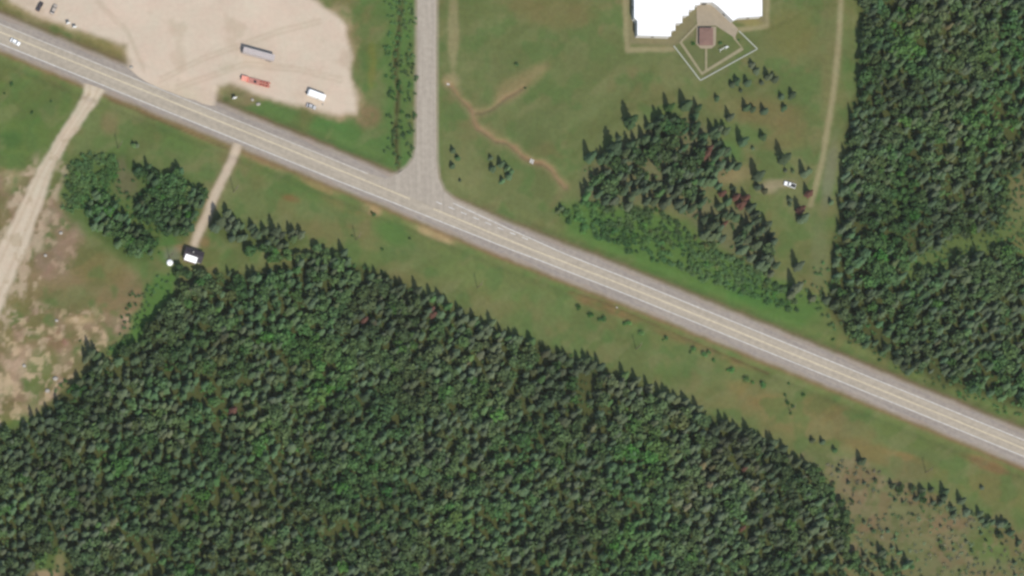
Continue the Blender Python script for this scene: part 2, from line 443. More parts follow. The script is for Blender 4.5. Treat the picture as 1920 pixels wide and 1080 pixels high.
blob(1440, 212, 100, 34, (124, 110, 76), .55, 10); blob(1475, 262, 50, 26, (124, 112, 76), .5); blob(1480, 60, 60, 60, (114, 114, 70), .6); blob(1410, 255, 30, 16, (96, 122, 72), .7, 30)
blob(1370, 285, 40, 20, (92, 124, 72), .8, 35); blob(1360, 325, 50, 28, (142, 130, 96), .85); blob(1300, 390, 26, 20, (150, 132, 108), .7); blob(1265, 395, 40, 20, (118, 126, 82), .6)
blob(1300, 250, 40, 30, (122, 124, 96), .5); blob(1210, 290, 70, 40, (118, 120, 92), .6); blob(1462, 345, 40, 12, (158, 147, 122), .7); blob(1440, 355, 24, 11, (164, 152, 128), .5)
blob(1560, 130, 22, 120, (122, 120, 82), .7, 5); blob(1555, 330, 16, 90, (120, 124, 98), .9, 8); blob(1535, 470, 22, 90, (112, 120, 84), .8)
line(EAST, (160, 152, 120), 10, 5, .85); m_east = sstep(8-seg_dist(px, py, EAST), -3, 3)
line([(1430, 60), (1480, 40), (1520, 15), (1570, 8)], (96, 104, 62), 6, 4, .5)
# worn ground round the white building
line([(1172, -60), (1174, 50), (1177, 93), (1262, 92)], (154, 146, 114), 10, 4, .9); line([(1383, 57), (1438, 48), (1440, -60)], (156, 148, 116), 9, 4, .9)
poly([(1180, -60), (1180, 84), (1262, 86), (1300, 70), (1312, 12), (1345, 12), (1372, 42), (1436, 44), (1436, -60)], (136, 130, 102), 5, .9, .2)
blob(1410, 42, 26, 9, (140, 134, 90), .8); blob(1325, 100, 60, 50, (106, 112, 78), .6)
# thicket and forest floors
poly([(1040, 390), (1090, 370), (1200, 385), (1300, 430), (1400, 490), (1500, 540), (1560, 580), (1500, 612), (1350, 560), (1200, 500), (1060, 440)], (86, 118, 63), 16, .9)
blob(1400, 548, 60, 22, (80, 120, 64), .7, 24); blob(1150, 425, 70, 22, (80, 118, 64), .6, 18); blob(1290, 500, 90, 22, (92, 118, 64), .6, 24)
F1 = [(-160, 815), (0, 815), (60, 790), (110, 745), (150, 712), (210, 676), (258, 636), (290, 596), (318, 562), (340, 538), (370, 514), (430, 512), (470, 510), (560, 495), (632, 484), (700, 508),
      (770, 538), (830, 566), (900, 600), (960, 628), (1040, 656), (1100, 680), (1180, 712), (1240, 738), (1330, 782), (1400, 812), (1450, 836), (1500, 862), (1530, 905), (1556, 955), (1575, 1010), (1590, 1080), (1610, 1220), (-160, 1220)]
F2 = [(1085, 375), (1096, 318), (1132, 292), (1180, 268), (1240, 228), (1300, 222), (1338, 252), (1378, 306), (1345, 338), (1318, 366), (1352, 388), (1402, 384), (1448, 440),
      (1458, 520), (1424, 504), (1374, 478), (1322, 446), (1292, 408), (1230, 384), (1150, 388)]
F3 = [(1612, -160), (1612, 140), (1594, 200), (1582, 290), (1570, 390), (1562, 490), (1552, 580), (1600, 638), (1690, 690), (1770, 720), (1920, 768), (2100, 840), (2100, -160)]
F4A = [(292, 330), (330, 322), (362, 350), (378, 365), (372, 400), (352, 440), (322, 448), (300, 430), (272, 420), (252, 400), (276, 370)]
F4B = [(158, 405), (178, 372), (200, 372), (222, 392), (246, 428), (270, 440), (284, 470), (280, 492), (250, 482), (212, 462), (176, 438)]
F4C = [(214, 300), (236, 296), (262, 308), (290, 322), (284, 340), (262, 336), (240, 318)]
F5 = [(398, 428), (402, 400), (425, 398), (470, 420), (500, 436), (560, 440), (576, 452), (540, 464), (490, 462), (420, 456)]
for f in (F1, F3, F4A, F4B, F4C):
    poly(f, (80, 86, 54), 10, .95, .5)
poly(F2, (112, 112, 84), 12, .8, .5); poly(F5, (86, 100, 60), 8, .9, .4)
blob(238, 345, 30, 36, (112, 106, 82), .95); blob(228, 318, 16, 30, (118, 110, 88), .9)
poly([(1500, 850), (1600, 860), (1760, 930), (1920, 1000), (2050, 1050), (2050, 1250), (1600, 1250), (1560, 950)], (116, 117, 83), 18, .9)
blob(1600, 930, 50, 46, (132, 118, 94), .6); blob(1760, 985, 60, 26, (136, 120, 92), .6); blob(1660, 1000, 60, 36, (118, 110, 82), .6); blob(1860, 1020, 70, 40, (96, 118, 66), .8); blob(1545, 900, 20, 50, (88, 112, 62), .7, -15)
rs = sstep(sdist(px, py, [(1500, 850), (1600, 860), (1760, 930), (1920, 1000), (2050, 1050), (2050, 1250), (1600, 1250), (1560, 950)])+wob, -8, 8)
over((92, 104, 64), rs*sstep(fbm(px, py, 16, 201), .50, .66)*.6); over((134, 122, 96), rs*sstep(fbm(px, py, 14, 205), .54, .70)*.6); over((124, 104, 80), rs*sstep(fbm(px, py, 24, 209), .54, .70)*.5)
blob(1570, 980, 26, 50, (88, 116, 64), .8, -15); blob(1700, 880, 60, 26, (116, 114, 80), .6, 20)
poly([(1870, 480), (1960, 300), (1990, 560), (1900, 470)], (108, 112, 66), 10, .9); poly([(1870, 330), (1960, 300), (1960, 450), (1880, 440)], (112, 112, 76), 12, .9)
line([(1690, 250), (1686, 340), (1680, 400), (1684, 480)], (92, 112, 66), 16, 8, .9)
line([(1050, 365), (1036, 385)], (120, 112, 80), 12, 6, .6)
# thin dark brown lines painted beside the shoulders
for q in ([(205, 186), (260, 208), (330, 238), (420, 276), (440, 283)], [(1540, 648), (1640, 690), (1760, 738), (1920, 806), (2000, 840)], [(470, 212), (560, 250), (680, 302), (735, 326)], [(1070, 546), (1130, 566), (1300, 640), (1440, 700)], [(120, 78), (180, 104), (245, 132)], [(1860, 855), (1960, 896)]):
    line(q, (98, 84, 60), 4, 3, .75, .5)
reg = sstep(-sdist(px, py, F1), 0, 10)*sstep(sdist(px, py, [(-100, 335), (60, 330), (120, 400), (150, 460), (120, 520), (40, 560), (250, 590), (240, 630), (150, 660), (110, 740), (60, 775), (-100, 790)])+wob, -8, 8)
over((178, 160, 136), reg*sstep(fbm(px, py, 13, 161), .56, .70)*.7); over((112, 108, 72), reg*sstep(fbm(px, py, 26, 165), .56, .68)*.6); over((150, 124, 108), reg*sstep(fbm(px, py, 34, 169), .55, .7)*.5)
sg = sstep(py, 560, 600)*sstep(260-px, 0, 40)*sstep(-sdist(px, py, F1), 0, 10)
over((196, 176, 146), sg*sstep(fbm(px, py, 15, 173), .60, .72)*.6)
poly([(110, 320), (150, 285), (215, 284), (300, 312), (372, 345), (376, 400), (345, 450), (285, 500), (230, 480), (170, 440), (118, 400)], (84, 108, 60), 12, .75)
blob(238, 345, 26, 32, (108, 106, 80), .75); blob(228, 318, 12, 26, (112, 108, 84), .6); blob(270, 405, 20, 24, (94, 116, 66), .8); blob(315, 470, 24, 34, (84, 118, 64), .9)
poly([(285, 510), (335, 512), (325, 550), (296, 590), (264, 632), (214, 664), (206, 656), (245, 622), (262, 580)], (84, 118, 62), 9, .95)
poly([(1690, 492), (1790, 446), (1880, 424), (1990, 396), (1990, 500), (1890, 466), (1800, 488), (1700, 530)], (96, 114, 68), 9, .9)
blob(1905, 385, 40, 60, (104, 114, 74), .8); blob(1912, 360, 20, 40, (122, 114, 84), .6); blob(1905, 455, 30, 18, (118, 112, 76), .6)
blob(92, 1050, 40, 34, (92, 114, 64), .8); blob(112, 1056, 12, 26, (140, 130, 100), .6); blob(88, 1078, 34, 12, (176, 154, 128), .7); blob(118, 1000, 14, 10, (150, 130, 112), .7)
# drains
line(TRENCH, (142, 130, 96), 16, 9, .7, 1.0); line(TRENCH2, (140, 128, 96), 18, 10, .65, 1.0); line(TRENCH, (150, 124, 98), 6, 4, .75, .8); line(TRENCH2, (148, 126, 100), 6, 5, .6, .8); blob(1000, 140, 36, 8, (138, 128, 94), .5, -38)
line(STREAM, (88, 118, 66), 46, 14, .8, 1.0); line(STREAM, (118, 112, 82), 10, 5, .5); line(STREAM, (62, 58, 38), 4.5, 3, .9)
# edge of the shoulders, gravel surfaces
for off, c in ((37, (132, 110, 82)), (-37, (118, 104, 82))):
    line([(x, y+off) for x, y in YC if True], c, 9, 4, .8)
over((164, 154, 144), sstep(36+wob2*.4-np.abs(py-yc(px)), -3, 6))
over((172, 162, 148), sstep(sdist(px, py, SIDE), -8, -1)*0.8)
over((158, 142, 112), sstep(sdist(px, py, LOT)+wob*1.1, -15, -3)*sstep(np.abs(py-yc(px)), 36, 44)*.6)
m_lot = sstep(sdist(px, py, LOT)+wob*.5, -8, 7)
over((210, 195, 179), m_lot)
over((216, 200, 184), m_lot*sstep(fbm(px, py, 80, 51), .45, .65)*.7)
over((186, 172, 152), m_lot*sstep(fbm(px, py, 55, 55), .60, .74)*.5)
over((196, 182, 160), m_lot*sstep(60-np.hypot((px-330)*.6, py-190), 0, 60)*.7)
# wheel ruts worn across the lot
for q in ([(300, 150), (380, 110), (520, 60), (600, 40)], [(270, 130), (240, 60), (180, 0)], [(330, 165), (460, 120), (560, 130), (640, 150)]):
    for o in (-4, 4):
        over((186, 172, 152), m_lot*sstep(2.5-seg_dist(px, py, [(a, b+o) for a, b in q])+wob2*.3, -2, 2)*.4)
tw = np.interp(py, [p[1] for p in TRACK], TRACKW)
dt = seg_dist(px, py, TRACK)
m_track = sstep(tw/2-dt+wob*.4+wob2*.4, -6, 5)
over((205, 192, 174), m_track)
over((186, 170, 148), m_track*sstep(3-np.abs(dt-tw*.22)+wob2*.3, -2, 2)*.5); over((160, 146, 116), m_track*sstep(fbm(px, py, 12, 221), .60, .74)*.4)
over((182, 166, 144), sstep(tw/2+22-dt+wob*.9, -8, 8)*(1-m_track)*sstep(py, 270, 330)*sstep(fbm(px, py, 16, 61), .42, .6)*.8)
m_drive = sstep(8-seg_dist(px, py, DRIVE)+wob2*.5, -5, 5)
line(DRIVE, (142, 126, 98), 24, 9, .5)
over((197, 183, 165), m_drive)
blob(330, 466, 36, 9, (140, 122, 94), .8); blob(385, 455, 14, 14, (136, 114, 82), .7); blob(395, 480, 26, 20, (104, 110, 68), .8); blob(322, 478, 20, 18, (120, 124, 104), .8); blob(316, 450, 16, 26, (84, 116, 64), .7)

C = np.clip(C*np.array([1.06, 1.045, 1.035]), 0, .85)
# ground split into the surfaces it is made of (one continuous sheet, no overlaps)
nxg, nyg = len(xs), len(ys)
ii = np.arange(nxg*nyg).reshape(nyg, nxg)
Q = np.stack([ii[:-1, :-1], ii[:-1, 1:], ii[1:, 1:], ii[1:, :-1]], -1).reshape(-1, 4)
VP = np.stack([gx, gy, gz], 1)
cls = np.zeros(len(Q), int)
for k, m in ((1, m_lot), (2, m_track), (3, m_drive), (4, m_east)):
    cls[(m[Q].mean(1) > 0.5)] = k
names = ['ground', 'gravel_yard', 'gravel_track', 'house_driveway', 'worn_grass_track']
labels = ['mown grass, scrub and bare soil ground', 'pale gravel yard beside the highway', 'pale sandy track at the left edge', 'narrow dirt driveway to the small house', 'faint tan track beside the eastern forest']
for k, nm in enumerate(names):
    q = Q[cls == k]
    u, inv = np.unique(q, return_inverse=True)
    q = inv.reshape(-1, 4)
    v = VP[u]; c = C[u]
    if k == 0:                      # carry the sheet on to the horizon
        n = len(v); far = 3000
        b = [(GX0, GY0), (xs[-1], GY0), (xs[-1], ys[-1]), (GX0, ys[-1])]
        sides = [ii[0, :], ii[:, -1], ii[-1, ::-1], ii[::-1, 0]]
        pos = {int(a): i for i, a in enumerate(u)}
        ex, eq = [], []
        for sidx, (dx, dy) in zip(sides, ((0, -1), (1, 0), (0, 1), (-1, 0))):
            A, B = VP[sidx[0]], VP[sidx[-1]]
            o = n+len(ex)
            t = np.array([dx, dy]); cr = np.array([-dy, dx])
            fa = np.array([np.sign(A[0])*far if dx == 0 else dx*far, np.sign(A[1])*far if dy == 0 else dy*far])
            fb = np.array([np.sign(B[0])*far if dx == 0 else dx*far, np.sign(B[1])*far if dy == 0 else dy*far])
            ex += [(A[0]*.999, A[1]*.999, -.3), (B[0]*.999, B[1]*.999, -.3), (fb[0], fb[1], -.3), (fa[0], fa[1], -.3)]
            eq.append((o, o+1, o+2, o+3) if True else None)
        v = np.concatenate([v, np.array(ex)]); c = np.concatenate([c, np.tile(alb(96, 108, 68), (len(ex), 1))]); q = np.concatenate([q, np.array(eq)])
    me = tri_mesh(nm, v, q, c)
    me.polygons.foreach_set('use_smooth', np.ones(len(me.polygons), bool))
    o = link(nm, me, None, MT['ground'])
    tag(o, labels[k], kind='structure')

# ------------------------------------------------------------------ roads
def strip(name, top, bot, z, m, parent=None, kind='structure', label=None):
    V = []; F = []
    for i, (a, b) in enumerate(zip(top, bot)):
        V.append(gp(*a, z)); V.append(gp(*b, z))
        if i: F.append((2*i-2, 2*i-1, 2*i+1, 2*i))
    me = bpy.data.meshes.new(name); me.from_pydata(V, [], F); me.update()
    o = link(name, me, parent, m)
    if parent is None: tag(o, label, kind=kind)
    return o
XR = list(np.arange(-280, 2201, 15.0))
def lo_off(x): return float(np.interp(x, [0, 640, 780, 1000], [21.5, 21.5, 19, 15.0]))
def up_off(x): return float(np.interp(x, [0, 700, 830, 990, 1060], [-15, -15, -27, -20, -15.5]))
def edge_lo(x): return 29+2.0*math.sin(x*.05)+1.2*math.sin(x*.17)
def edge_up(x): return float(np.interp(x, [235, 275, 385, 415], [-28, -18, -18, -28]))+2.0*math.sin(x*.043+1)+1.2*math.sin(x*.15)
hw = strip('highway', [(x, yc(x)+up_off(x)-1.5) for x in XR], [(x, yc(x)+lo_off(x)+1.5) for x in XR], 0.05, MT['asphalt'], label='two-lane asphalt highway crossing the picture diagonally')
strip('road_shoulder', [(x, yc(x)+edge_up(x)) for x in XR], [(x, yc(x)+up_off(x)-1.5) for x in XR], 0.046, MT['shoulder'], label='grey shoulder on the north side of the highway')
strip('road_shoulder', [(x, yc(x)+lo_off(x)+1.5) for x in XR], [(x, yc(x)+edge_lo(x)) for x in XR], 0.046, MT['shoulder'], label='grey shoulder on the south side of the highway')
me = bpy.data.meshes.new('side_road'); me.from_pydata([gp(x, y, 0.054) for x, y in SIDE], [], [tuple(range(len(SIDE)))]); me.update()
sr = tag(link('side_road', me, None, MT['side']), 'straight side road running north from the highway junction', kind='structure')
def mark(name, x0, x1, f, wpx, m, parent=hw, z=0.060):
    X = list(np.linspace(x0, x1, max(2, int((x1-x0)/25)+2)))
    strip(name, [(x, yc(x)+f(x)-wpx/2) for x in X], [(x, yc(x)+f(x)+wpx/2) for x in X], z, m, parent)
for x0, x1 in ((-280, 768), (812, 2195)):
    mark('centre_line', x0, x1, lambda x: -0.85, 0.95, MT['yellow']); mark('centre_line', x0, x1, lambda x: 0.85, 0.95, MT['yellow'])
mark('edge_line', -280, 2195, lo_off, 1.5, MT['white_line'])
mark('edge_line', -280, 690, up_off, 1.0, MT['white_line']); mark('edge_line', 850, 2195, up_off, 1.5, MT['white_line'])
for x in range(818, 985, 23):
    mark('lane_dash', x, x+11, lambda x: -15.5, 1.6, MT['white_line'])

# ------------------------------------------------------------------ tree shapes
def conifer(seed, levels, per, fold):
    """unit-height spruce crown: drooping branch blades in whorls round a thin core"""
    r = np.random.default_rng(seed)
    V = []; F = []
    def tri(a, b, c):
        F.append((a, b, c))
    n = 5
    base = len(V)
    for i in range(n):
        a = 2*math.pi*i/n
        V.append((0.035*math.cos(a), 0.035*math.sin(a), 0.06))
    V.append((0, 0, 0.98))
    for i in range(n): tri(base+i, base+(i+1) % n, base+n)
    side = 0.8+0.4*r.random(8)
    for k in range(levels):
        t = 0.07+0.90*(k/(levels-1))**0.95
        rad = 0.138*(1-t)**0.52*(0.85+0.3*r.random())+0.006
        if t < 0.22: rad *= 0.62+1.7*t
        a0 = r.random()*6.28
        m = max(4, int(round(per*(1-0.45*t))))
        for j in range(m):
            a = a0+2*math.pi*(j+0.7*(r.random()-.5))/m
            rr = rad*(0.55+0.65*r.random())*side[int(a/6.2832*8) % 8]
            zz = t+0.02*(r.random()-.5)
            dr = rr*(0.35+0.6*r.random())
            wd = rr*(0.20+0.16*r.random())*(1 if t < .8 else 1.2)
            ca, sa = math.cos(a), math.sin(a)
            b = len(V)
            V.append((0.1*rr*ca, 0.1*rr*sa, zz+0.035))
            V.append((0.62*rr*ca-wd*sa, 0.62*rr*sa+wd*ca, zz-0.55*dr))
            V.append((rr*ca, rr*sa, zz-dr*0.9))
            V.append((0.62*rr*ca+wd*sa, 0.62*rr*sa-wd*ca, zz-0.55*dr))
            if fold:
                V.append((0.6*rr*ca, 0.6*rr*sa, zz-0.25*dr+0.012))
                tri(b, b+1, b+4); tri(b+1, b+2, b+4); tri(b+2, b+3, b+4); tri(b+3, b, b+4)
            else:
                tri(b, b+1, b+2); tri(b, b+2, b+3)
    return np.array(V, np.float32), np.array(F, np.int32)

def broadleaf(seed, leaves, lobes=6, low=0.18, flat=1.0):
    """unit-height crown of leaf clumps scattered over several lobes"""
    r = np.random.default_rng(seed)
    L = []
    for k in range(lobes):
        a = r.random()*6.28; q = 0.20*math.sqrt(r.random())*flat
        L.append((q*math.cos(a), q*math.sin(a), low+0.2+(0.74-low-0.2)*r.random(), 0.13+0.09*r.random()))
    L.append((0, 0, 0.76, 0.17))
    V = []; F = []
    for i in range(leaves):
        cx, cy, cz, R0 = L[i % len(L)]
        d = r.normal(size=3); d /= np.linalg.norm(d)
        if d[2] < -0.45: d[2] *= -1
        rr = R0*(0.72+0.38*r.random())
        p = np.array([cx+d[0]*rr*flat, cy+d[1]*rr*flat, cz+d[2]*rr*0.95])
        nrm = d+0.55*r.normal(size=3); nrm /= np.linalg.norm(nrm)
        t1 = np.cross(nrm, [0.3, 0.2, 1.0]); t1 /= np.linalg.norm(t1); t2 = np.cross(nrm, t1)
        s = 0.050+0.045*r.random(); s2 = s*(0.6+0.5*r.random())
        b = len(V)
        V += [p-t1*s, p-t2*s2+0.2*s*nrm, p+t1*s, p+t2*s2-0.15*s*nrm]
        F += [(b, b+1, b+2), (b, b+2, b+3)]
    # leaf-dark inner lobes so that no light falls straight through
    for cx, cy, cz, R0 in L:
        b = len(V); k = 0.62*R0
        for dx, dy, dz in ((1, 0, 0), (0, 1, 0), (-1, 0, 0), (0, -1, 0), (0, 0, 1), (0, 0, -1)):
            V.append((cx+dx*k, cy+dy*k, cz+dz*k))
        for i in range(4):
            F += [(b+i, b+(i+1) % 4, b+4), (b+(i+1) % 4, b+i, b+5)]
    return np.array(V, np.float32), np.array(F, np.int32)

CON_HI = [conifer(100+i, 20, 12, True) for i in range(8)]
CON_LO = [conifer(200+i, 15, 10, False) for i in range(8)]
BRD_HI = [broadleaf(300+i, 330) for i in range(6)]
BRD_LO = [broadleaf(400+i, 90) for i in range(6)]
SHR_HI = [broadleaf(500+i, 170, 5, 0.0, 1.5) for i in range(6)]
SHR_LO = [broadleaf(600+i, 60, 5, 0.0, 1.5) for i in range(6)]
CON_ME = [tri_mesh('spruce_crown', *g) for g in CON_HI]
BRD_ME = [tri_mesh('leafy_crown', *g) for g in BRD_HI]
SHR_ME = [tri_mesh('shrub_foliage', *g) for g in SHR_HI]
for me in CON_ME+BRD_ME+SHR_ME: me.materials.append(MT['leaf'])
def trunk_mesh(r0, h, limbs):
    b = MB().cyl((0, 0, -0.03), 'z', r0, h, 7, r0*0.25)
    for i in range(limbs):
        a = i*2.4; z = 0.28+0.09*i; c, s = math.cos(a), math.sin(a)
        b.add([(0, 0, z-.012), (0, 0, z+.012), (.16*c, .16*s, z+.13)], [(0, 1, 2)])
    me = b.mesh('trunk'); me.materials.append(MT['bark']); return me
TRK_C = trunk_mesh(0.013, 0.9, 0); TRK_B = trunk_mesh(0.017, 0.75, 5)

CTINT = np.array([0.099, 0.136, 0.074])
BTINT = np.array([0.092, 0.156, 0.061])
def tint(kind, qx, qy, n):
    """natural spread of foliage colour: stands of greyer and greener trees, a few rusty ones"""
    base = CTINT if kind == 'c' else BTINT
    a = fbm(qx, qy, 120, 71); b = fbm(qx, qy, 40, 75)
    c = np.tile(base, (n, 1))
    g = sstep(a, .42, .62)[:, None]; c = c*(1-g)+c*np.array([0.86, 1.06, 0.90])*g
    g = sstep(b, .52, .70)[:, None]*.7; c = c*(1-g)+c*np.array([1.18, 1.02, 1.0])*g
    c = c*(0.80+0.40*sstep(fbm(qx, qy, 85, 79), .34, .66))[:, None]
    c = c*(0.84+0.32*rng.random((n, 1)))*(1+0.045*rng.normal(size=(n, 3)))
    for bx, by, br in ((560, 650, 40), (620, 690, 50), (600, 740, 36), (480, 810, 40), (1180, 1010, 46), (210, 870, 34), (370, 960, 40), (860, 985, 36), (1220, 860, 50), (900, 760, 34), (1850, 240, 60), (1700, 90, 40)):
        g = (sstep(1.2-np.hypot(qx-bx, qy-by)/br, 0, .6)*.75)[:, None]; c = c*(1-g)+c*np.array([.96, 1.14, .82])*g     # a stand of aspen-green trees
    for bx, by, br in ((300, 960, 40), (450, 820, 36), (730, 860, 40), (1370, 860, 50), (1290, 920, 40), (580, 960, 44), (1660, 130, 40), (1790, 60, 36), (1790, 260, 30), (920, 660, 40), (330, 830, 30)):
        g = (sstep(1.2-np.hypot(qx-bx, qy-by)/br, 0, .6)*.7)[:, None]; c = c*(1-g)+c*np.array([1.22, 1.02, 1.12])*g   # thin, half-dead grey-brown trees
    u = rng.random(n)
    c[u < 0.02] *= np.array([1.3, 1.0, .95]); c[(u > .03) & (u < .08)] *= np.array([1.18, 1.12, 1.2]); c[(u > .08) & (u < .12)] *= np.array([.9, 1.15, .8])
    return np.clip(c, 0.01, 0.3)
RUST = [(1319, 291), (1377, 373), (1352, 366), (1386, 387), (810, 588), (672, 610), (742, 632), (1858, 190), (1810, 437), (1640, 306), (1632, 300), (1390, 1000), (1385, 885), (910, 1040), (1372, 375), (1362, 425), (1360, 372), (1366, 432), (1394, 372),
        (1512, 362), (1508, 352), (430, 775), (1632, 866), (1800, 968), (1775, 968), (1498, 398), (1815, 972)]

def scatter(polys, spacing, dens=None, jitter=1.05, holes=(), seed=0):
    """jittered-grid points inside pixel polygons, in metres"""
    r = np.random.default_rng(seed)
    X, Y = np.meshgrid(np.arange(GX0+4, GX1-4, spacing), np.arange(GY0+4, GY1-4, spacing*.9))
    X = X+(np.arange(X.shape[0]) % 2)[:, None]*spacing*.5
    X = X.ravel()+(r.random(X.size)-.5)*spacing*jitter; Y = Y.ravel()+(r.random(Y.size)-.5)*spacing*jitter
    qx, qy = to_px(np.stack([X, Y, np.zeros_like(X)], 1))
    w_ = (fbm(qx, qy, 30, 81)-.5)*16
    k = np.zeros(len(X), bool)
    for p in polys: k |= (sdist(qx, qy, p)+w_) > 0
    for h in holes: k &= ~((sdist(qx, qy, h)+w_*.6) > 0)
    k &= (qx > -45) & (qx < 1965) & (qy > -75) & (qy < 1130)
    if dens is not None: k &= r.random(len(X)) < dens(qx, qy)
    return np.stack([X[k], Y[k], qx[k], qy[k]], 1)

HOLES3 = [[(1872, 340), (1990, 290), (1990, 560), (1900, 470), (1868, 420)], [(1676, 285), (1698, 280), (1700, 470), (1676, 480)], [(1626, 118), (1650, 118), (1650, 140), (1626, 140)],
          [(1690, 496), (1790, 452), (1880, 428), (1990, 400), (1990, 490), (1890, 462), (1800, 484), (1700, 524)]]
SWGAP = [(70, 1062), (96, 1032), (126, 1022), (132, 1050), (128, 1100), (40, 1100)]
CABIN_GAP = [(300, 440), (405, 440), (425, 500), (400, 512), (330, 505), (300, 500)]
def gaps(s0, lo, seed):
    return lambda x, y: np.clip(lo+(1-lo)*sstep(fbm(x, y, s0, seed), .30, .46), 0, 1)
conA = scatter([F1], 3.7, gaps(34, .6, 91), holes=[CABIN_GAP, SWGAP], seed=1)
conB = scatter([F3], 3.8, gaps(34, .55, 94), holes=HOLES3, seed=2)
conC = scatter([F2], 3.9, gaps(30, .25, 97), seed=3)
conD = scatter([F4A, F4B, F4C], 3.0, gaps(30, .7, 98), holes=[CABIN_GAP], seed=4)
conE = scatter([F5], 3.4, None, seed=5)
SCRUBP = [(1500, 855), (1620, 868), (1700, 910), (1790, 950), (1880, 990), (1990, 1030), (1990, 1200), (1600, 1200), (1580, 980)]
ROWP = [(1655, 905), (1700, 912), (1760, 930), (1830, 955), (1900, 990), (1960, 1010), (1960, 1040), (1880, 1010), (1800, 975), (1720, 945)]
LOWP = [(1600, 1062), (1640, 1010), (1700, 1040), (1720, 1120), (1600, 1120)]
conF = scatter([ROWP, LOWP], 4.0, gaps(20, .3, 99), seed=6)
conS = scatter([SCRUBP], 8.0, gaps(26, .1, 103), seed=16)

def heights(P, lo, hi, seed):
    r = np.random.default_rng(seed)
    h = lo+(hi-lo)*np.clip(.5*fbm(P[:, 2], P[:, 3], 60, seed)+.5*r.random(len(P)), 0, 1)
    return h
LONE = [  # base pixel x, y, length of the shadow in pixels
 (1178, 234, 50), (1252, 207, 38), (1282, 203, 40), (1306, 206, 24), (1231, 228, 34), (1240, 228, 30), (1146, 285, 52), (1103, 300, 42), (1214, 240, 24), (1159, 262, 14),
 (1409, 124, 14), (1416, 135, 17), (1438, 148, 23), (1427, 156, 8), (1451, 151, 17), (1380, 154, 15), (1371, 161, 13), (1400, 158, 18), (1388, 171, 8), (1343, 186, 12), (1397, 205, 22), (1410, 207, 14),
 (1431, 211, 19), (1464, 183, 12), (1484, 181, 18), (1469, 204, 12), (1366, 224, 30), (1346, 246, 22), (1358, 250, 30), (1389, 271, 40), (1429, 259, 17), (1360, 291, 30), (1338, 300, 28),
 (1379, 316, 30), (1417, 336, 44), (1465, 304, 47), (1411, 279, 7), (1346, 319, 12), (1472, 321, 8), (1486, 322, 8), (1506, 329, 34), (1518, 322, 10), (1513, 366, 24), (1432, 361, 16), (1419, 353, 14),
 (1374, 356, 12), (1396, 374, 26), (1493, 504, 40), (1488, 545, 46), (1481, 556, 22), (1501, 414, 40), (1497, 398, 34), (1557, 381, 12), (1479, 376, 10), (1480, 385, 9), (1441, 492, 20), (1443, 516, 18),
 (848, 284, 12), (857, 298, 10), (847, 313, 12), (862, 339, 6), (919, 298, 10), (923, 319, 15), (938, 311, 19), (949, 319, 18), (952, 334, 16), (941, 341, 12), (956, 324, 12),
 (641, 479, 34), (1612, 868, 28), (1522, 828, 12), (1541, 830, 13), (1564, 846, 12), (513, 442, 44), (544, 442, 30), (563, 444, 24), (408, 424, 48), (250, 274, 10), (257, 274, 9),
 (1052, 392, 12), (1045, 398, 10), (1520, 562, 20), (1546, 566, 22), (168, 668, 40), (160, 676, 30), (178, 672, 36), (184, 684, 24), (1700, 1060, 30), (1650, 1040, 28), (1840, 915, 8), (1768, 925, 22), (1744, 920, 14), (1800, 942, 24), (1872, 985, 18), (1880, 986, 18),
 (1330, 345, 24), (1345, 352, 20), (1362, 381, 26), (1377, 373, 24), (1386, 387, 26), (1403, 393, 22), (1415, 403, 20), (1300, 301, 26), (1319, 291, 24), (1326, 319, 20), (1433, 431, 18), (1447, 453, 18), (1310, 331, 22), (1352, 366, 22)]

def make_conifer(qx, qy, X, Y, H, col, var):
    o = empty('spruce_tree', (X, Y, hz(qx, qy)), rng.random()*6.28)
    s = H*(1.10+.3*rng.random())
    s *= 1+max(0, 10-H)*.14
    o.scale = (s, s, H)
    t = bpy.data.objects.new('trunk', TRK_C); COL.objects.link(t); t.parent = o
    c = bpy.data.objects.new('crown', CON_ME[var % 8]); COL.objects.link(c); c.parent = o
    c.color = (*[float(v) for v in col], 1)
    return o
def make_leafy(qx, qy, X, Y, H, col, var):
    o = empty('broadleaf_tree', (X, Y, hz(qx, qy)), rng.random()*6.28)
    o.scale = (H*1.05, H*1.05, H)
    t = bpy.data.objects.new('trunk', TRK_B); COL.objects.link(t); t.parent = o
    c = bpy.data.objects.new('crown', BRD_ME[var % 6]); COL.objects.link(c); c.parent = o
    c.color = (*[float(v) for v in col], 1)
    return o
def make_shrub(qx, qy, X, Y, H, col, var):
    o = bpy.data.objects.new('shrub', SHR_ME[var % 6]); COL.objects.link(o)
    o.location = (X, Y, hz(qx, qy)-0.05); o.scale = (H*1.3, H*1.3, H); o.rotation_euler = (0, 0, rng.random()*6.28)
    o.color = (*[float(v) for v in col], 1)
    return o
def nth(i):
    return '%d%s' % (i, 'th' if 10 <= i % 100 <= 20 else {1: 'st', 2: 'nd', 3: 'rd'}.get(i % 10, 'th'))
def size_word(H):
    return 'tall' if H > 13 else 'mid-sized' if H > 8 else 'small' if H > 4.5 else 'tiny'
def rusty(qx, qy, c, rad=9):
    for rx, ry in RUST:
        if abs(qx-rx) < rad and abs(qy-ry) < rad: return np.array([0.15, 0.075, 0.055])
    return c
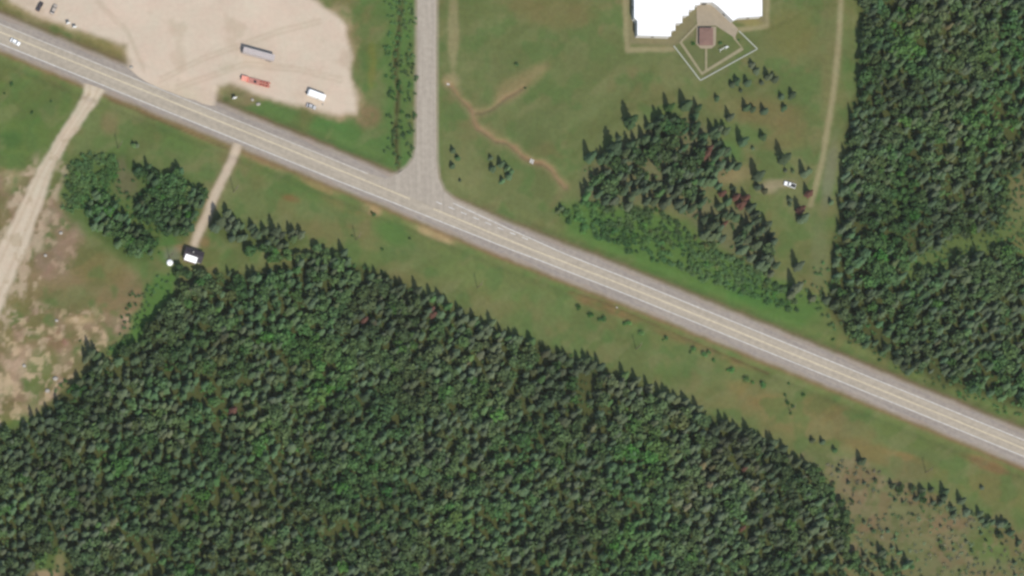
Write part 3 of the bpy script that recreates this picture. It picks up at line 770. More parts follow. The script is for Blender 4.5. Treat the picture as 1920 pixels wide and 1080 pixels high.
def merge(name, protos, T, kind_label, cat):
    """T rows: X, Y, Z, H, width, rot, proto, r, g, b -> one joined mesh"""
    Vs, Fs, Cs = [], [], []; off = 0
    for k, (V, F) in enumerate(protos):
        S = T[T[:, 6].astype(int) == k]
        if not len(S): continue
        c, s = np.cos(S[:, 5])[:, None], np.sin(S[:, 5])[:, None]
        x = (V[None, :, 0]*c-V[None, :, 1]*s)*S[:, 4:5]+S[:, 0:1]
        y = (V[None, :, 0]*s+V[None, :, 1]*c)*S[:, 4:5]+S[:, 1:2]
        z = V[None, :, 2]*S[:, 3:4]+S[:, 2:3]
        Vs.append(np.stack([x, y, z], -1).reshape(-1, 3))
        Fs.append((F[None]+(np.arange(len(S))*len(V))[:, None, None]).reshape(-1, 3)+off)
        Cs.append(np.repeat(S[:, 7:10], len(V), 0)); off += len(S)*len(V)
    me = tri_mesh(name, np.concatenate(Vs), np.concatenate(Fs), np.concatenate(Cs))
    o = link(name, me, None, MT['leafmass'])
    return tag(o, kind_label, cat, kind='stuff')

# --- individual spruces: the free-standing ones, the groves and the front row of the forest
count = 0
def place_set(P, H, where, group):
    """P rows in picture order from the left; every tree is its own object"""
    global count
    order = np.argsort(P[:, 2]); P = P[order]; H = H[order]
    tc = tint('c', P[:, 2], P[:, 3], len(P))
    for i in range(len(P)):
        X, Y, qx, qy = P[i]
        c = rusty(qx, qy, tc[i])
        o = make_conifer(qx, qy, X, Y, H[i], c, int(rng.integers(8)))
        tag(o, '%s %sspruce, %s from left %s' % (size_word(H[i]), 'rusty ' if abs(c[0]-.15) < 1e-6 else '', nth(i+1), where), 'tree', group)
        count += 1
lone = np.array([[*gp(a, b)[:2], a, b] for a, b, c in LONE]); lH = np.array([max(2.0, c*(0.335 if c > 24 else .39)) for a, b, c in LONE])
lx, ly = lone[:, 2], lone[:, 3]
def sub(m, where, group): place_set(lone[m], lH[m], where, group)
north = (ly < 262) & (lx > 1060)
lawn = north & (lx > 1330) & (ly < 262); tip = north & ~lawn
sub(tip, 'along the top edge of the grove', 'spruces at the top edge of the grove')
sub(lawn, 'scattered between grove and bordered yard', 'scattered spruces below the bordered yard')
mid = (ly >= 262) & (ly < 390) & (lx >= 1300); sub(mid, 'in the glade beside the white pickup', 'spruces of the glade')
grv = (ly >= 262) & (lx > 1060) & (lx < 1300) & (ly < 320); sub(grv, 'down the left flank of the grove', 'spruces on the grove flank')
sub((ly >= 390) & (ly < 600) & (lx > 1300), 'in the clearing between grove and eastern forest', 'spruces in the clearing')
sub((lx > 800) & (lx < 1000), 'in the clump on the lawn by the junction', 'small spruces by the junction')
sub((lx > 1030) & (lx < 1060), 'at the left tip of the roadside thicket', 'small spruces at the thicket tip')
sub((lx < 300) & (ly < 400), 'above the left tree clump near the highway', 'small spruces near the highway')
sub((lx < 300) & (ly > 600), 'in the dark clump on the sandy clearing', 'spruces on the sandy clearing')
sub((lx > 400) & (lx < 580) & (ly < 470), 'rising from the strip right of the driveway', 'spruces right of the driveway')
sub((lx > 600) & (lx < 700), 'standing alone above the big forest edge', 'lone spruce at the forest edge')
sub((lx > 1500) & (ly > 800), 'in the thin row beside the lower right verge', 'spruces by the lower right verge')
place_set(conE, heights(conE, 5, 11, 5), 'in the short strip right of the driveway', 'spruces right of the driveway')
hC = heights(conC, 6.5, 14, 7)
edgeC = sdist(conC[:, 2], conC[:, 3], F2)
pick = np.argsort(edgeC)[:70]; mk = np.zeros(len(conC), bool); mk[pick] = True
place_set(conC[mk], hC[mk], 'round the rim of the grove below the lawn', 'spruces of the grove rim')
hA = heights(conA, 4.5, 14, 8)
NE = [p for p in F1[13:28]]
dN = seg_dist(conA[:, 2], conA[:, 3], NE)
pick = np.argsort(dN)[:max(0, 295-count)]; ma = np.zeros(len(conA), bool); ma[pick] = True
place_set(conA[ma], hA[ma], 'in the forest front row facing the highway', 'spruces in the front row of the forest')
print('individual spruces', count)

# --- the rest of the conifers as one mass
P = np.concatenate([conA[~ma], conB, conC[~mk], conD, conF, conS])
H = np.concatenate([hA[~ma], heights(conB, 4.5, 14, 9), hC[~mk], heights(conD, 6, 11, 10), heights(conF, 3.5, 8, 12), heights(conS, 1.6, 4.5, 13)])
n = len(P)
tc = tint('c', P[:, 2], P[:, 3], n)
for i in range(n): tc[i] = rusty(P[i, 2], P[i, 3], tc[i])
isB = rng.random(n) < 0.30+0.5*sstep(fbm(P[:, 2], P[:, 3], 75, 111), .58, .70)   # leafy trees mixed into the stands
isB |= (np.hypot(P[:, 2]-560, (P[:, 3]-660)*1.3) < 55) & (rng.random(n) < .6)
T = np.stack([P[:, 0], P[:, 1], terrain(P[:, 2], P[:, 3]), H, H*(0.95+.65*rng.random(n))*(1+np.clip(11-H, 0, 9)*.08), rng.random(n)*6.28, rng.integers(0, 8, n), tc[:, 0], tc[:, 1], tc[:, 2]], 1)
merge('conifer_forest', CON_LO, T[~isB], 'dense dark green spruce forest covering the lower half and the right', 'forest')
TB = T[isB].copy(); nb = len(TB)
TB[:, 7:10] = tint('b', P[isB, 2], P[isB, 3], nb)*np.array([1.0, .92, .95]); TB[:, 3] *= 0.80; TB[:, 4] = TB[:, 3]*(1.0+.45*rng.random(nb)); TB[:, 6] = rng.integers(0, 6, nb)
merge('broadleaf_forest', BRD_LO, TB, 'lighter green leafy crowns mixed among the forest spruces', 'forest')
print('mass', n, nb)

# --- leafy trees that stand out at the edges
THICK = [(1045, 400), (1090, 378), (1160, 392), (1235, 395), (1300, 440), (1380, 486), (1430, 515), (1490, 560), (1500, 592), (1400, 560), (1300, 522), (1200, 478), (1100, 440), (1060, 428)]
GREEN_L = [(120, 330), (150, 292), (200, 285), (222, 300), (215, 350), (180, 362), (150, 400), (118, 395)]
GREEN_D = [(560, 470), (590, 462), (640, 485), (620, 500), (520, 492), (440, 478), (430, 470), (500, 468)]
GREEN_E = [(1520, 870), (1550, 900), (1588, 990), (1600, 1070), (1575, 1060), (1555, 960), (1525, 905)]
GREEN_W = [(330, 500), (400, 505), (420, 512), (345, 522), (326, 516)]
GREEN_S = [(1676, 285), (1698, 280), (1700, 470), (1676, 480)]
GREEN_R = [(1868, 340), (1890, 335), (1890, 440), (1868, 430)]
lf = scatter([GREEN_D, GREEN_E, GREEN_W, GREEN_S, GREEN_R], 3.6, None, holes=[CABIN_GAP], seed=21)
lf = lf[np.argsort(lf[:, 2])]
lh = heights(lf, 4, 8, 22); lt = tint('b', lf[:, 2], lf[:, 3], len(lf))
zones = [(lambda x, y: x < 425, 'bordering the small house clearing'), (lambda x, y: x < 700, 'between the driveway strip and the big forest'), (lambda x, y: x < 1630, 'at the right end of the big forest'), (lambda x, y: x < 1720, 'in the bright strip inside the eastern forest'), (lambda x, y: True, 'beside the opening at the right edge')]
cnt = [0]*5
for i in range(len(lf)):
    X, Y, qx, qy = lf[i]
    k = next(j for j, z in enumerate(zones) if z[0](qx, qy)); cnt[k] += 1
    o = make_leafy(qx, qy, X, Y, lh[i], lt[i]*np.array([1.0, 1.0, .95]), int(rng.integers(6)))
    tag(o, 'bright leafy tree, %s from left %s' % (nth(cnt[k]), zones[k][1]), 'tree', 'leafy trees '+zones[k][1])
print('leafy', len(lf))

# --- shrubs
def shrubs(pts, hs, where, group, colr=None):
    order = np.argsort(pts[:, 2]); pts = pts[order]; hs = hs[order]
    tt = tint('b', pts[:, 2], pts[:, 3], len(pts))*np.array([1.2, 1.22, 1.15])
    for i in range(len(pts)):
        X, Y, qx, qy = pts[i]
        o = make_shrub(qx, qy, X, Y, hs[i], tt[i]*(colr if colr is not None else 1), int(rng.integers(6)))
        tag(o, '%s shrub, %s from left %s' % ('bushy green' if hs[i] > 2 else 'low green', nth(i+1), where), 'shrub', group)
def pts(l):
    return np.array([[*gp(a, b)[:2], a, b] for a, b in l])
V1 = [(1082, 578), (1106, 593), (1124, 601), (1132, 600), (1171, 608), (1178, 606), (1201, 625), (1243, 639), (1248, 635), (1294, 661), (1300, 657), (1320, 665), (1328, 662), (1338, 676), (1364, 695), (1372, 696), (1398, 712), (1410, 718), (1428, 722)]
shrubs(pts(V1), np.array([1.2+1.6*rng.random() for _ in V1]), 'on the grass verge below the highway', 'shrubs on the south verge', np.array([1., 1., .95]))
V2 = [(750, 6), (744, 14), (753, 26), (751, 44), (749, 62), (744, 70), (747, 86), (742, 100), (741, 118), (746, 122), (752, 124), (766, 122), (774, 122), (762, 136), (772, 137), (748, 152), (746, 162), (731, 174), (729, 180), (769, 60), (770, 86),
      (763, 104), (735, 232), (738, 248), (736, 262), (757, 252), (763, 248), (737, 276), (767, 220), (766, 288), (738, 290), (772, 20), (771, 40)]
shrubs(pts(V2), np.array([0.9+1.3*rng.random() for _ in V2]), 'along the ditch left of the side road', 'shrubs along the ditch', np.array([.85, .85, .8]))
V3 = [(698, 398), (702, 404), (660, 443), (716, 468), (768, 448), (1480, 720), (1472, 740), (1476, 756), (1486, 762), (1482, 775), (1506, 742), (968, 122), (1300, 82), (1350, 82), (1384, 76), (985, 166), (1560, 608), (1554, 612), (1562, 638), (1650, 676), (1690, 672), (150, 640), (60, 212), (20, 158), (8, 176), (95, 190)]
for k, (a, b) in enumerate(V3): pass
WH = ['beside the bare patch on the south verge']*5+['in the damp hollow on the lower right verge']*6+['dotted about the lawn and yard']*5+['on the bank above the highway at the right']*5+['on the rough ground at the far left']*5
for ww in dict.fromkeys(WH):
    s = [p for p, q in zip(V3, WH) if q == ww]
    shrubs(pts(s), np.array([1.0+1.0*rng.random() for _ in s]), ww, 'shrubs '+ww, np.array([.9, .9, .85]))
thp = scatter([THICK], 2.3, gaps(14, .25, 131), seed=31)
dT = sdist(thp[:, 2], thp[:, 3], THICK); pk = np.zeros(len(thp), bool); pk[np.argsort(dT)[:130]] = True
hT = heights(thp, 1.3, 3.6, 33)
shrubs(thp[pk], hT[pk], 'round the thicket north of the highway', 'shrubs round the roadside thicket')
mass = [thp[~pk], scatter([GREEN_L], 2.1, gaps(16, .3, 141), seed=41), scatter([[(1490, 545), (1555, 480), (1560, 590), (1640, 650), (1760, 715), (1920, 775), (1920, 790), (1740, 722), (1600, 650), (1530, 600)]], 3.0, gaps(20, .3, 142), seed=42),
        scatter([SCRUBP], 3.4, gaps(16, .05, 143), seed=43), scatter([[(230, 560), (300, 515), (330, 520), (270, 600), (230, 650), (150, 700), (100, 745), (90, 740), (150, 690), (225, 640)]], 2.6, gaps(20, .3, 144), seed=44),
        scatter([F2], 4.0, gaps(20, .2, 145), seed=45), scatter([F1, F3], 3.4, None, holes=[HOLES3[0], HOLES3[3], CABIN_GAP], seed=46), scatter([HOLES3[0], HOLES3[3]], 2.6, gaps(20, .3, 147), seed=47), scatter([[(720, -40), (780, -40), (778, 150), (776, 290), (745, 312), (722, 290), (728, 120)]], 2.9, gaps(14, .04, 148), seed=48),
        scatter([[(120, 300), (290, 312), (370, 350), (372, 420), (290, 500), (160, 420)]], 2.8, gaps(20, .4, 149), holes=[[(222, 322), (250, 326), (250, 362), (222, 358)], CABIN_GAP], seed=49)]
hm = [hT[~pk], heights(mass[1], 1.6, 3.6, 49)]+[heights(m, .8, 2.4, 50+i) for i, m in enumerate(mass[2:])]
P = np.concatenate(mass); H = np.concatenate(hm); n = len(P)
tt = tint('b', P[:, 2], P[:, 3], n)*np.array([1.25, 1.28, 1.2])
T = np.stack([P[:, 0], P[:, 1], terrain(P[:, 2], P[:, 3])-.05, H, H*1.45, rng.random(n)*6.28, rng.integers(0, 6, n), tt[:, 0], tt[:, 1], tt[:, 2]], 1)
sc = P[:, 2] > 1500
T[sc & (P[:, 3] > 860), 3] *= .55; T[sc & (P[:, 3] > 860), 7:10] *= np.array([1.6, 1.15, 1.6])
br = sc & (P[:, 3] > 860) & (rng.random(n) < .5); T[br, 7:10] *= np.array([1.10, .90, 1.05])
merge('shrub_thicket', SHR_LO, T, 'low green and brown undergrowth filling thickets and forest floor', 'undergrowth')
print('shrub mass', n)

# ------------------------------------------------------------------ vehicles
def pose(ax, ay, bx, by, z=0.0):
    """centre and heading of a thing whose ends show at two pixels (height z of the level seen)"""
    a, b = gp(ax, ay, z), gp(bx, by, z)
    c = (a+b)/2
    qx, qy = to_px(np.array([[c.x, c.y, 0.0]]))
    return Vector((c.x, c.y, hz(qx[0], qy[0])+0.02)), math.atan2(b.y-a.y, b.x-a.x), (b-a).length
def wheel(parent, x, y, r=0.34, wd=0.22):
    t = MB().cyl((x, y-wd/2, r), 'y', r, wd, 16).build('wheel', MT['tyre'], parent)
    s = 1 if y > 0 else -1
    MB().cyl((x, y+s*wd/2-(0.0 if s > 0 else 0.02), r), 'y', r*.58, 0.02, 12).build('rim', MT['grey'], t)
    return t
def car(name, label, cat, p, rz, L, W, Hh, paint, kind='car'):
    o = tag(empty(name, p, rz), label, cat)
    h = L/2; w2 = W/2
    if kind == 'pickup':
        P = [(-h, .42), (-h+.03, 1.02), (-h+.10, 1.06), (h*.05, 1.06), (h*.42, 1.08), (h*.93, .98), (h, .80), (h-.02, .42)]
    else:
        P = [(-h, .40), (-h+.04, .86), (-h+.25, .96), (-h*.4, 1.0), (h*.45, .98), (h*.92, .84), (h, .66), (h-.02, .38)]
    body = MB().prof(P, -w2, w2, [0.04, .02, .07, .06, .06, .10, .10, .06]).build('body', MT[paint], o, .04)
    ca, cb = (-h*.10, h*.46) if kind == 'pickup' else (-h*.72, h*.42)
    zt = Hh
    MB().prof([(ca-.02, 1.0), (ca+.14 if kind == 'pickup' else ca+.5, zt-.05), (cb-.62, zt-.05), (cb, 1.0)], -w2+.09, w2-.09, [0, .13, .13, 0]).build('window_glass', MT['glass'], o)
    MB().box((ca+.10 if kind == 'pickup' else ca+.42), cb-.55, -w2+.20, w2-.20, zt-.06, zt, .05, .05).build('roof', MT[paint], o, .02)
    for y in (-1, 1):
        MB().prof([(cb-.05, .99), (cb-.64, zt-.04), (cb-.70, zt-.04), (cb-.13, .99)], y*(w2-.145)-.03, y*(w2-.145)+.03).build('pillar', MT[paint], o)
        MB().box(cb-.45, cb-.25, y*(w2+.09)-.08, y*(w2+.09)+.08, 1.0, 1.14).build('mirror', MT[paint], o, .02)
        MB().box(h-.10, h-.035, y*(w2-.36)-.16, y*(w2-.36)+.16, .60, .74).build('headlight', MT['lamp'], body)
        MB().box(-h-.012, -h+.05, y*(w2-.26)-.13, y*(w2-.26)+.13, .66, .82).build('taillight', MT['taillamp'], body)
        for x in (-h*.60, h*.62): wheel(o, x, y*(w2-.10))
    MB().box(h-.06, h+.06, -w2+.1, w2-.1, .34, .52).build('bumper', MT['dark'], o, .02)
    MB().box(-h-.06, -h+.06, -w2+.1, w2-.1, .36, .54).build('bumper', MT['dark'], o, .02)
    if kind == 'pickup':
        x0, x1 = -h+.06, h*-.13
        MB().box(x0, x1, -w2+.12, w2-.12, 1.066, 1.075).build('bed_liner', MT['dark'], o)
        for a, b, c, d in ((x0, x1, -w2+.04, -w2+.13), (x0, x1, w2-.13, w2-.04), (x0-.03, x0+.06, -w2+.13, w2-.13), (x1-.06, x1, -w2+.13, w2-.13)):
            MB().box(a, b, c, d, 1.04, 1.42).build('bed_wall', MT[paint], o, .015)
    return o
p, a, l = pose(19, 73.5, 38, 84, .7); car('moving_car', 'white car driving on the highway at the far left', 'car', Vector((p.x, p.y, .06)), a, 4.7, 1.85, 1.5, 'white')
p, a, l = pose(70, 20, 79, 4, .7); car('parked_car', 'dark brown car parked at the top left of the gravel yard', 'car', p, a, 4.7, 1.8, 1.48, 'darkcar')
p, a, l = pose(96, 28, 106, 7, .7); car('parked_car', 'beige car parked right of the dark brown car on gravel', 'car', p, a, 4.9, 1.85, 1.62, 'beige')
p, a, l = pose(574, 196, 593, 203, .7); car('parked_car', 'silver car parked just below the white camper', 'car', p, a, 4.5, 1.8, 1.5, 'silver')
p, a, l = pose(1494, 351, 1468, 342, .8); car('pickup_truck', 'white pickup truck on the bare patch in the glade', 'pickup truck', p, a, 5.6, 2.0, 1.85, 'white', 'pickup')

# box trailer
p, a, l = pose(454, 93, 516, 110, 3.0)
o = tag(empty('box_trailer', p, a), 'long grey box trailer parked on the gravel yard', 'trailer')
L2, W2, H0, H1 = 7.3, 1.28, 1.15, 3.9
b = MB().box(-L2, L2, -W2, W2, H0, H1).build('box_body', MT['grey'], o, .03)
for i in range(13):
    x = -L2+.5+i*(2*L2-1)/12
    for y in (-1, 1): MB().box(x-.04, x+.04, y*(W2+.025)-.02, y*(W2+.025)+.02, H0+.08, H1-.08).build('side_rib', MT['grey'], b)
    MB().box(x-.03, x+.03, -W2+.08, W2-.08, H1+.002, H1+.03).build('roof_bow', MT['silver'], b)
for y in (-1, 1): MB().box(-L2+.05, L2-.05, y*(W2-.05)-.05, y*(W2-.05)+.05, H1+.003, H1+.07).build('top_rail', MT['silver'], o)
MB().box(-L2+.4, L2-.2, -.45, .45, .85, H0-.003).build('chassis', MT['dark'], o)
for x in (4.6, 5.9):
    for y in (-1, 1):
        wheel(o, x, y*1.0, .5, .5)
for y in (-1, 1):
    MB().box(-4.9, -4.75, y*.7-.07, y*.7+.07, 0.02, H0).build('landing_leg', MT['dark'], o)
    d = MB().box(L2+.003, L2+.05, min(0, y*W2)+.03, max(0, y*W2)-.03, H0+.05, H1-.05).build('rear_door', MT['grey'], o)
    MB().box(L2+.052, L2+.09, y*.4-.02, y*.4+.02, H0+.1, H1-.1).build('lock_rod', MT['dark'], d)
MB().box(L2-.1, L2+.02, -1.1, 1.1, .5, .62).build('rear_bumper', MT['dark'], o)

# red lowboy trailer
p, a, l = pose(451, 146, 506, 160, .8)
o = tag(empty('flatbed_trailer', p, a), 'faded red low flatbed trailer with raised front deck on gravel', 'trailer')
MB().box(-6.5, -4.0, -1.2, 1.2, 1.25, 1.55).build('gooseneck_deck', MT['redpale'], o, .03)
MB().prof([(-4.1, .7), (-4.1, 1.5), (-3.85, 1.5), (-3.2, .95), (-3.2, .7)], -1.2, 1.2).build('gooseneck_slope', MT['red'], o)
for y in (-1.15, -.4, .4, 1.15): MB().box(-3.2, 6.4, y-.08, y+.08, .55, .84).build('beam', MT['red'], o)
for i in range(10):
    x = -3.15+i*.5
    MB().box(x, x+.30, -1.23, 1.23, .845, .90).build('deck_plank', MT['redwood'], o)
for i in range(7):
    x = 2.1+i*.68
    MB().box(x, x+.16, -1.22, 1.22, .845, .93).build('cross_member', MT['red'], o)
for x in (2.75, 4.1, 5.45):
    for y in (-.78, .78): wheel(o, x, y, .42, .55)
MB().box(6.4, 6.55, -1.25, 1.25, .6, .95).build('rear_sill', MT['redpale'], o)
for y in (-1, 1):
    MB().prof([(6.55, .80), (6.55, .92), (6.75, 1.75), (6.83, 1.72)], y*.8-.3, y*.8+.3).build('ramp', MT['red'], o)
    MB().box(-5.6, -5.45, y*.6-.06, y*.6+.06, .02, 1.25).build('landing_leg', MT['dark'], o)
MB().box(-6.9, -6.5, -.3, .3, 1.3, 1.45).build('kingpin_plate', MT['dark'], o)
MB().box(-.6, .5, -.7, .3, .905, 1.35).build('tool_box', MT['dark'], o, .03)

# white camper
p, a, l = pose(577, 171, 611, 184, 2.6)
o = tag(empty('camper_trailer', p, a), 'bright white camper trailer near the right end of the yard', 'trailer')
Lc, Wc = 4.1, 1.28
b = MB().prof([(-Lc, .95), (-Lc-.12, 1.7), (-Lc+.15, 2.6), (-Lc+.75, 2.95), (Lc-.35, 2.95), (Lc, 2.7), (Lc, .6), (-Lc+.6, .6)], -Wc, Wc).build('body', MT['white'], o, .06)
for x in (-2.2, -.2, 2.6):
    MB().box(x-.5, x+.5, Wc+.003, Wc+.02, 1.5, 2.2).build('window', MT['glass'], b)
dr = MB().box(.75, 1.5, -Wc-.025, -Wc-.003, .65, 2.5).build('door', MT['offwhite'], b)
MB().box(1.35, 1.43, -Wc-.05, -Wc-.027, 1.4, 1.55).build('handle', MT['dark'], dr)
MB().box(-.5, .5, -.38, .38, 2.955, 3.2, .08, .08).build('air_conditioner', MT['white'], o, .04)
MB().box(1.9, 2.4, -.3, .2, 2.955, 3.03).build('roof_hatch', MT['offwhite'], o, .02)
MB().cyl((-2.6, -Wc-.09, 2.72), 'x', .07, 5.2, 10).build('awning_roll', MT['offwhite'], o)
for x in (.1, .95):
    for y in (-1, 1): wheel(o, x, y*1.02, .36, .24)
MB().add([(-Lc+.6, -.7, .55), (-Lc+.6, .7, .55), (-Lc-1.2, 0, .55), (-Lc+.6, -.7, .65), (-Lc+.6, .7, .65), (-Lc-1.2, 0, .65)], [(0, 1, 2), (5, 4, 3), (0, 2, 5, 3), (2, 1, 4, 5), (1, 0, 3, 4)]).build('hitch', MT['dark'], o)
MB().cyl((-Lc-1.1, 0, .02), 'z', .05, .6, 8).build('jack', MT['dark'], o)

# ------------------------------------------------------------------ signs, poles, boulders
def sign(ax, ay, rz, wd, z0, z1, label):
    g = gp(ax, ay)
    o = tag(empty('signboard', (g.x, g.y, hz(ax, ay)), rz), label, 'sign', 'white signboards at the yard entrances')
    pn = MB().box(-wd/2, wd/2, -.09, .03, z0, z1).build('panel', MT['white'], o, .01)
    MB().box(-wd/2-.05, wd/2+.05, -.10, .04, z1, z1+.08).build('cap', MT['offwhite'], pn)
    for x in (-wd/2+.15, wd/2-.15): MB().box(x-.07, x+.07, .035, .17, -.2, z1-.1).build('post', MT['timber'], o)
sign(127, 45, .2, 1.5, .5, 3.0, 'white signboard, left one of the pair at the yard edge')
sign(139, 52, .1, 1.7, .5, 2.8, 'white signboard, right one of the pair at the yard edge')
sign(439, 185, .15, 1.7, .6, 3.6, 'white signboard below the red flatbed trailer')
def pole(ax, ay, i):
    g = gp(ax, ay)
    o = tag(empty('utility_pole', (g.x, g.y, hz(ax, ay)), math.radians(-22)), 'wooden utility pole, %s from the left below the highway' % nth(i), 'pole', 'utility poles along the highway')
    MB().cyl((0, 0, -.4), 'z', .17, 9.9, 10, .11).build('post', MT['timber'], o)
    c = MB().box(-.06, .06, -1.2, 1.2, 8.75, 8.9).build('crossarm', MT['timber'], o)
    for y in (-1.05, 0, 1.05): MB().cyl((0, y, 8.902 if y else 9.502), 'z', .06, .16, 8, .04).build('insulator', MT['grey'], c)
for i, (ax, ay) in enumerate([(221, 278), (438, 360), (667, 450), (895, 540), (1192, 655), (1480, 770), (1736, 886)]): pole(ax, ay, i+1)
g = gp(317, 484)
o = tag(empty('utility_pole', (g.x, g.y, hz(317, 484)), .3), 'wooden utility pole beside the round white tank', 'pole')
MB().cyl((0, 0, -.4), 'z', .16, 9.2, 10, .10).build('post', MT['timber'], o)
c = MB().box(-.05, .05, -.7, .7, 8.2, 8.33).build('crossarm', MT['timber'], o)
for y in (-.6, .6): MB().cyl((0, y, 8.332), 'z', .06, .15, 8, .04).build('insulator', MT['grey'], c)
def boulder(ax, ay, r, label, squash=.7):
    import bmesh
    bm = bmesh.new(); bmesh.ops.create_icosphere(bm, subdivisions=3, radius=1)
    q = random.random()*50
    for v in bm.verts:
        n_ = float(fbm(np.array([v.co.x*3+q]), np.array([v.co.y*3+v.co.z*2.2]), 2.0, 151)[0])
        v.co *= .7+.6*n_; v.co.z *= squash
    me = bpy.data.meshes.new('boulder'); bm.to_mesh(me); bm.free()
    g = gp(ax, ay)
    o = link('boulder', me, None, MT['rock']); o.location = (g.x, g.y, hz(ax, ay)+r*.2); o.scale = (r, r*.8, r)
    tag(o, label, 'boulder', 'pale boulders')
for ax, ay, r, lb in ((473, 187, .8, 'pale boulder on the verge right of the signboard below the flatbed'), (484, 195, 1.0, 'larger pale boulder on the green verge below the flatbed'),
                      (114, 437, .9, 'pale boulder on brown soil right of the sandy track'), (85, 479, .8, 'pale boulder on brown soil lower down by the sandy track'), (104, 710, 1.2, 'grey white boulder at the forest corner of the sandy clearing'),
                      (89, 733, 1.1, 'sunlit boulder below the others on the sandy clearing'), (45, 686, .9, 'boulder on the pale sand patch at the far left'), (106, 601, .8, 'boulder on the pale strip above the reddish soil'),
                      (605, 196, .5, 'dark edged stone right of the silver car'), (246, 126, .9, 'stone at the corner of the yard entrance by the highway'), (1157, 576, .5, 'small white stone at the south shoulder of the highway')):
    boulder(ax, ay, r, lb)

# concrete culvert on the drain
p, a, l = pose(999, 297, 995, 310)
o = tag(empty('culvert', (p.x, p.y, p.z), a), 'white concrete culvert crossing the drain on the lawn', 'culvert')
MB().box(-1.35, 1.35, -.6, .6, .05, .30).build('slab', MT['concrete'], o, .03)
for y in (-1, 1): MB().box(-1.4, 1.4, y*.72-.11, y*.72+.11, -.6, .4).build('headwall', MT['offwhite'], o, .03)
p, a, l = pose(836, 154, 844, 160)
o = tag(empty('drain_cover', (p.x, p.y, p.z), a), 'pale concrete drain cover where the drain leaves the side road', 'drain cover')
MB().box(-.9, .9, -.8, .8, -.3, .12).build('collar', MT['concrete'], o, .03)
for i in range(5): MB().box(-.6+i*.26, -.48+i*.26, -.55, .55, .123, .16).build('bar', MT['offwhite'], o)

# ------------------------------------------------------------------ small house, tank
p, a, l = pose(347, 472, 380, 483, 3)
o = tag(empty('small_house', p, a), 'small house with dark roof and white porch roof by the forest', 'house')
hl, hw_ = 4.0, 2.3
MB().box(-hl, hl, -hw_, hw_, -.2, 2.6).build('wall', MT['wall'], o)
for s in (-1, 1): MB().prof([(s*hl-.0, 2.6), (s*hl-.0, 2.6), (s*hl, 2.6)], 0, 0) if False else MB().add([(s*hl, -hw_, 2.6), (s*hl, hw_, 2.6), (s*hl, 0, 3.75), (s*(hl-.12), -hw_, 2.6), (s*(hl-.12), hw_, 2.6), (s*(hl-.12), 0, 3.75)], [(0, 1, 2), (5, 4, 3), (0, 2, 5, 3), (2, 1, 4, 5), (1, 0, 3, 4)]).build('gable', MT['wall'], o)
for s, mm in ((1, 'darkroof'), (-1, 'darkroof')):
    rf = MB().add([(-hl-.35, 0, 3.82), (hl+.35, 0, 3.82), (hl+.35, s*(hw_+.4), 2.45), (-hl-.35, s*(hw_+.4), 2.45), (-hl-.35, 0, 3.94), (hl+.35, 0, 3.94), (hl+.35, s*(hw_+.4), 2.57), (-hl-.35, s*(hw_+.4), 2.57)],
             [(0, 1, 2, 3), (7, 6, 5, 4), (0, 4, 5, 1), (1, 5, 6, 2), (2, 6, 7, 3), (3, 7, 4, 0)]).build('roof', MT[mm], o)
MB().box(-.9, -.4, .5, 1.0, 3.2, 4.5).build('chimney', MT['concrete'], rf)
pr = MB().add([(-hl+.5, -1.0, 3.5), (hl-2.0, -1.0, 3.5), (hl-2.0, -hw_-1.2, 2.6), (-hl+.5, -hw_-1.2, 2.6), (-hl+.5, -1.0, 3.6), (hl-2.0, -1.0, 3.6), (hl-2.0, -hw_-1.2, 2.7), (-hl+.5, -hw_-1.2, 2.7)],
         [(0, 1, 2, 3), (7, 6, 5, 4), (0, 4, 5, 1), (1, 5, 6, 2), (2, 6, 7, 3), (3, 7, 4, 0)]).build('porch_roof', MT['white'], o)
for x in (-hl+.65, -.8, hl-2.15): MB().box(x-.07, x+.07, -hw_-1.1, -hw_-.96, -.2, 2.62).build('porch_post', MT['offwhite'], o)
MB().box(-hl+.5, hl-2.0, -hw_-1.15, -hw_-.003, -.2, .2).build('porch_deck', MT['timber'], o)
d = MB().box(-.5, .45, -hw_-.05, -hw_-.003, .2, 2.2).build('door', MT['timber'], o); MB().box(.3, .38, -hw_-.1, -hw_-.052, 1.1, 1.25).build('handle', MT['dark'], d)
for x, y, s in ((-2.4, -hw_, -1), (2.6, -hw_, -1), (-2.2, hw_, 1), (0, hw_, 1), (2.4, hw_, 1)):
    wn = MB().box(x-.55, x+.55, y+s*.003 if s > 0 else y-.05, y+.05 if s > 0 else y-.003, 1.0, 2.0).build('window', MT['offwhite'], o)
    MB().box(x-.46, x+.46, y+s*.052 if s > 0 else y-.07, y+.07 if s > 0 else y-.052, 1.08, 1.92).build('pane', MT['glass'], wn)
g = gp(318, 493)
o = tag(empty('round_tank', (g.x, g.y, hz(318, 493)), .2), 'round white domed tank left of the small house', 'tank')
b = MB(); n_ = 28
for z, r in ((-.1, 1.42), (.75, 1.42), (.9, 1.34), (1.15, .95), (1.28, .45)):
    for i in range(n_): b.v.append((r*math.cos(2*math.pi*i/n_), r*math.sin(2*math.pi*i/n_), z))
for k in range(4):
    for i in range(n_): b.f.append((k*n_+i, k*n_+(i+1) % n_, (k+1)*n_+(i+1) % n_, (k+1)*n_+i))
b.f.append(tuple(range(4*n_, 5*n_))); b.build('shell', MT['white'], o)
MB().cyl((0, 0, 1.27), 'z', .3, .14, 16).build('hatch', MT['offwhite'], o)
for y in (-.2, .2): MB().box(1.46, 1.52, y-.03, y+.03, 0, 1.0).build('ladder_rail', MT['grey'], o)
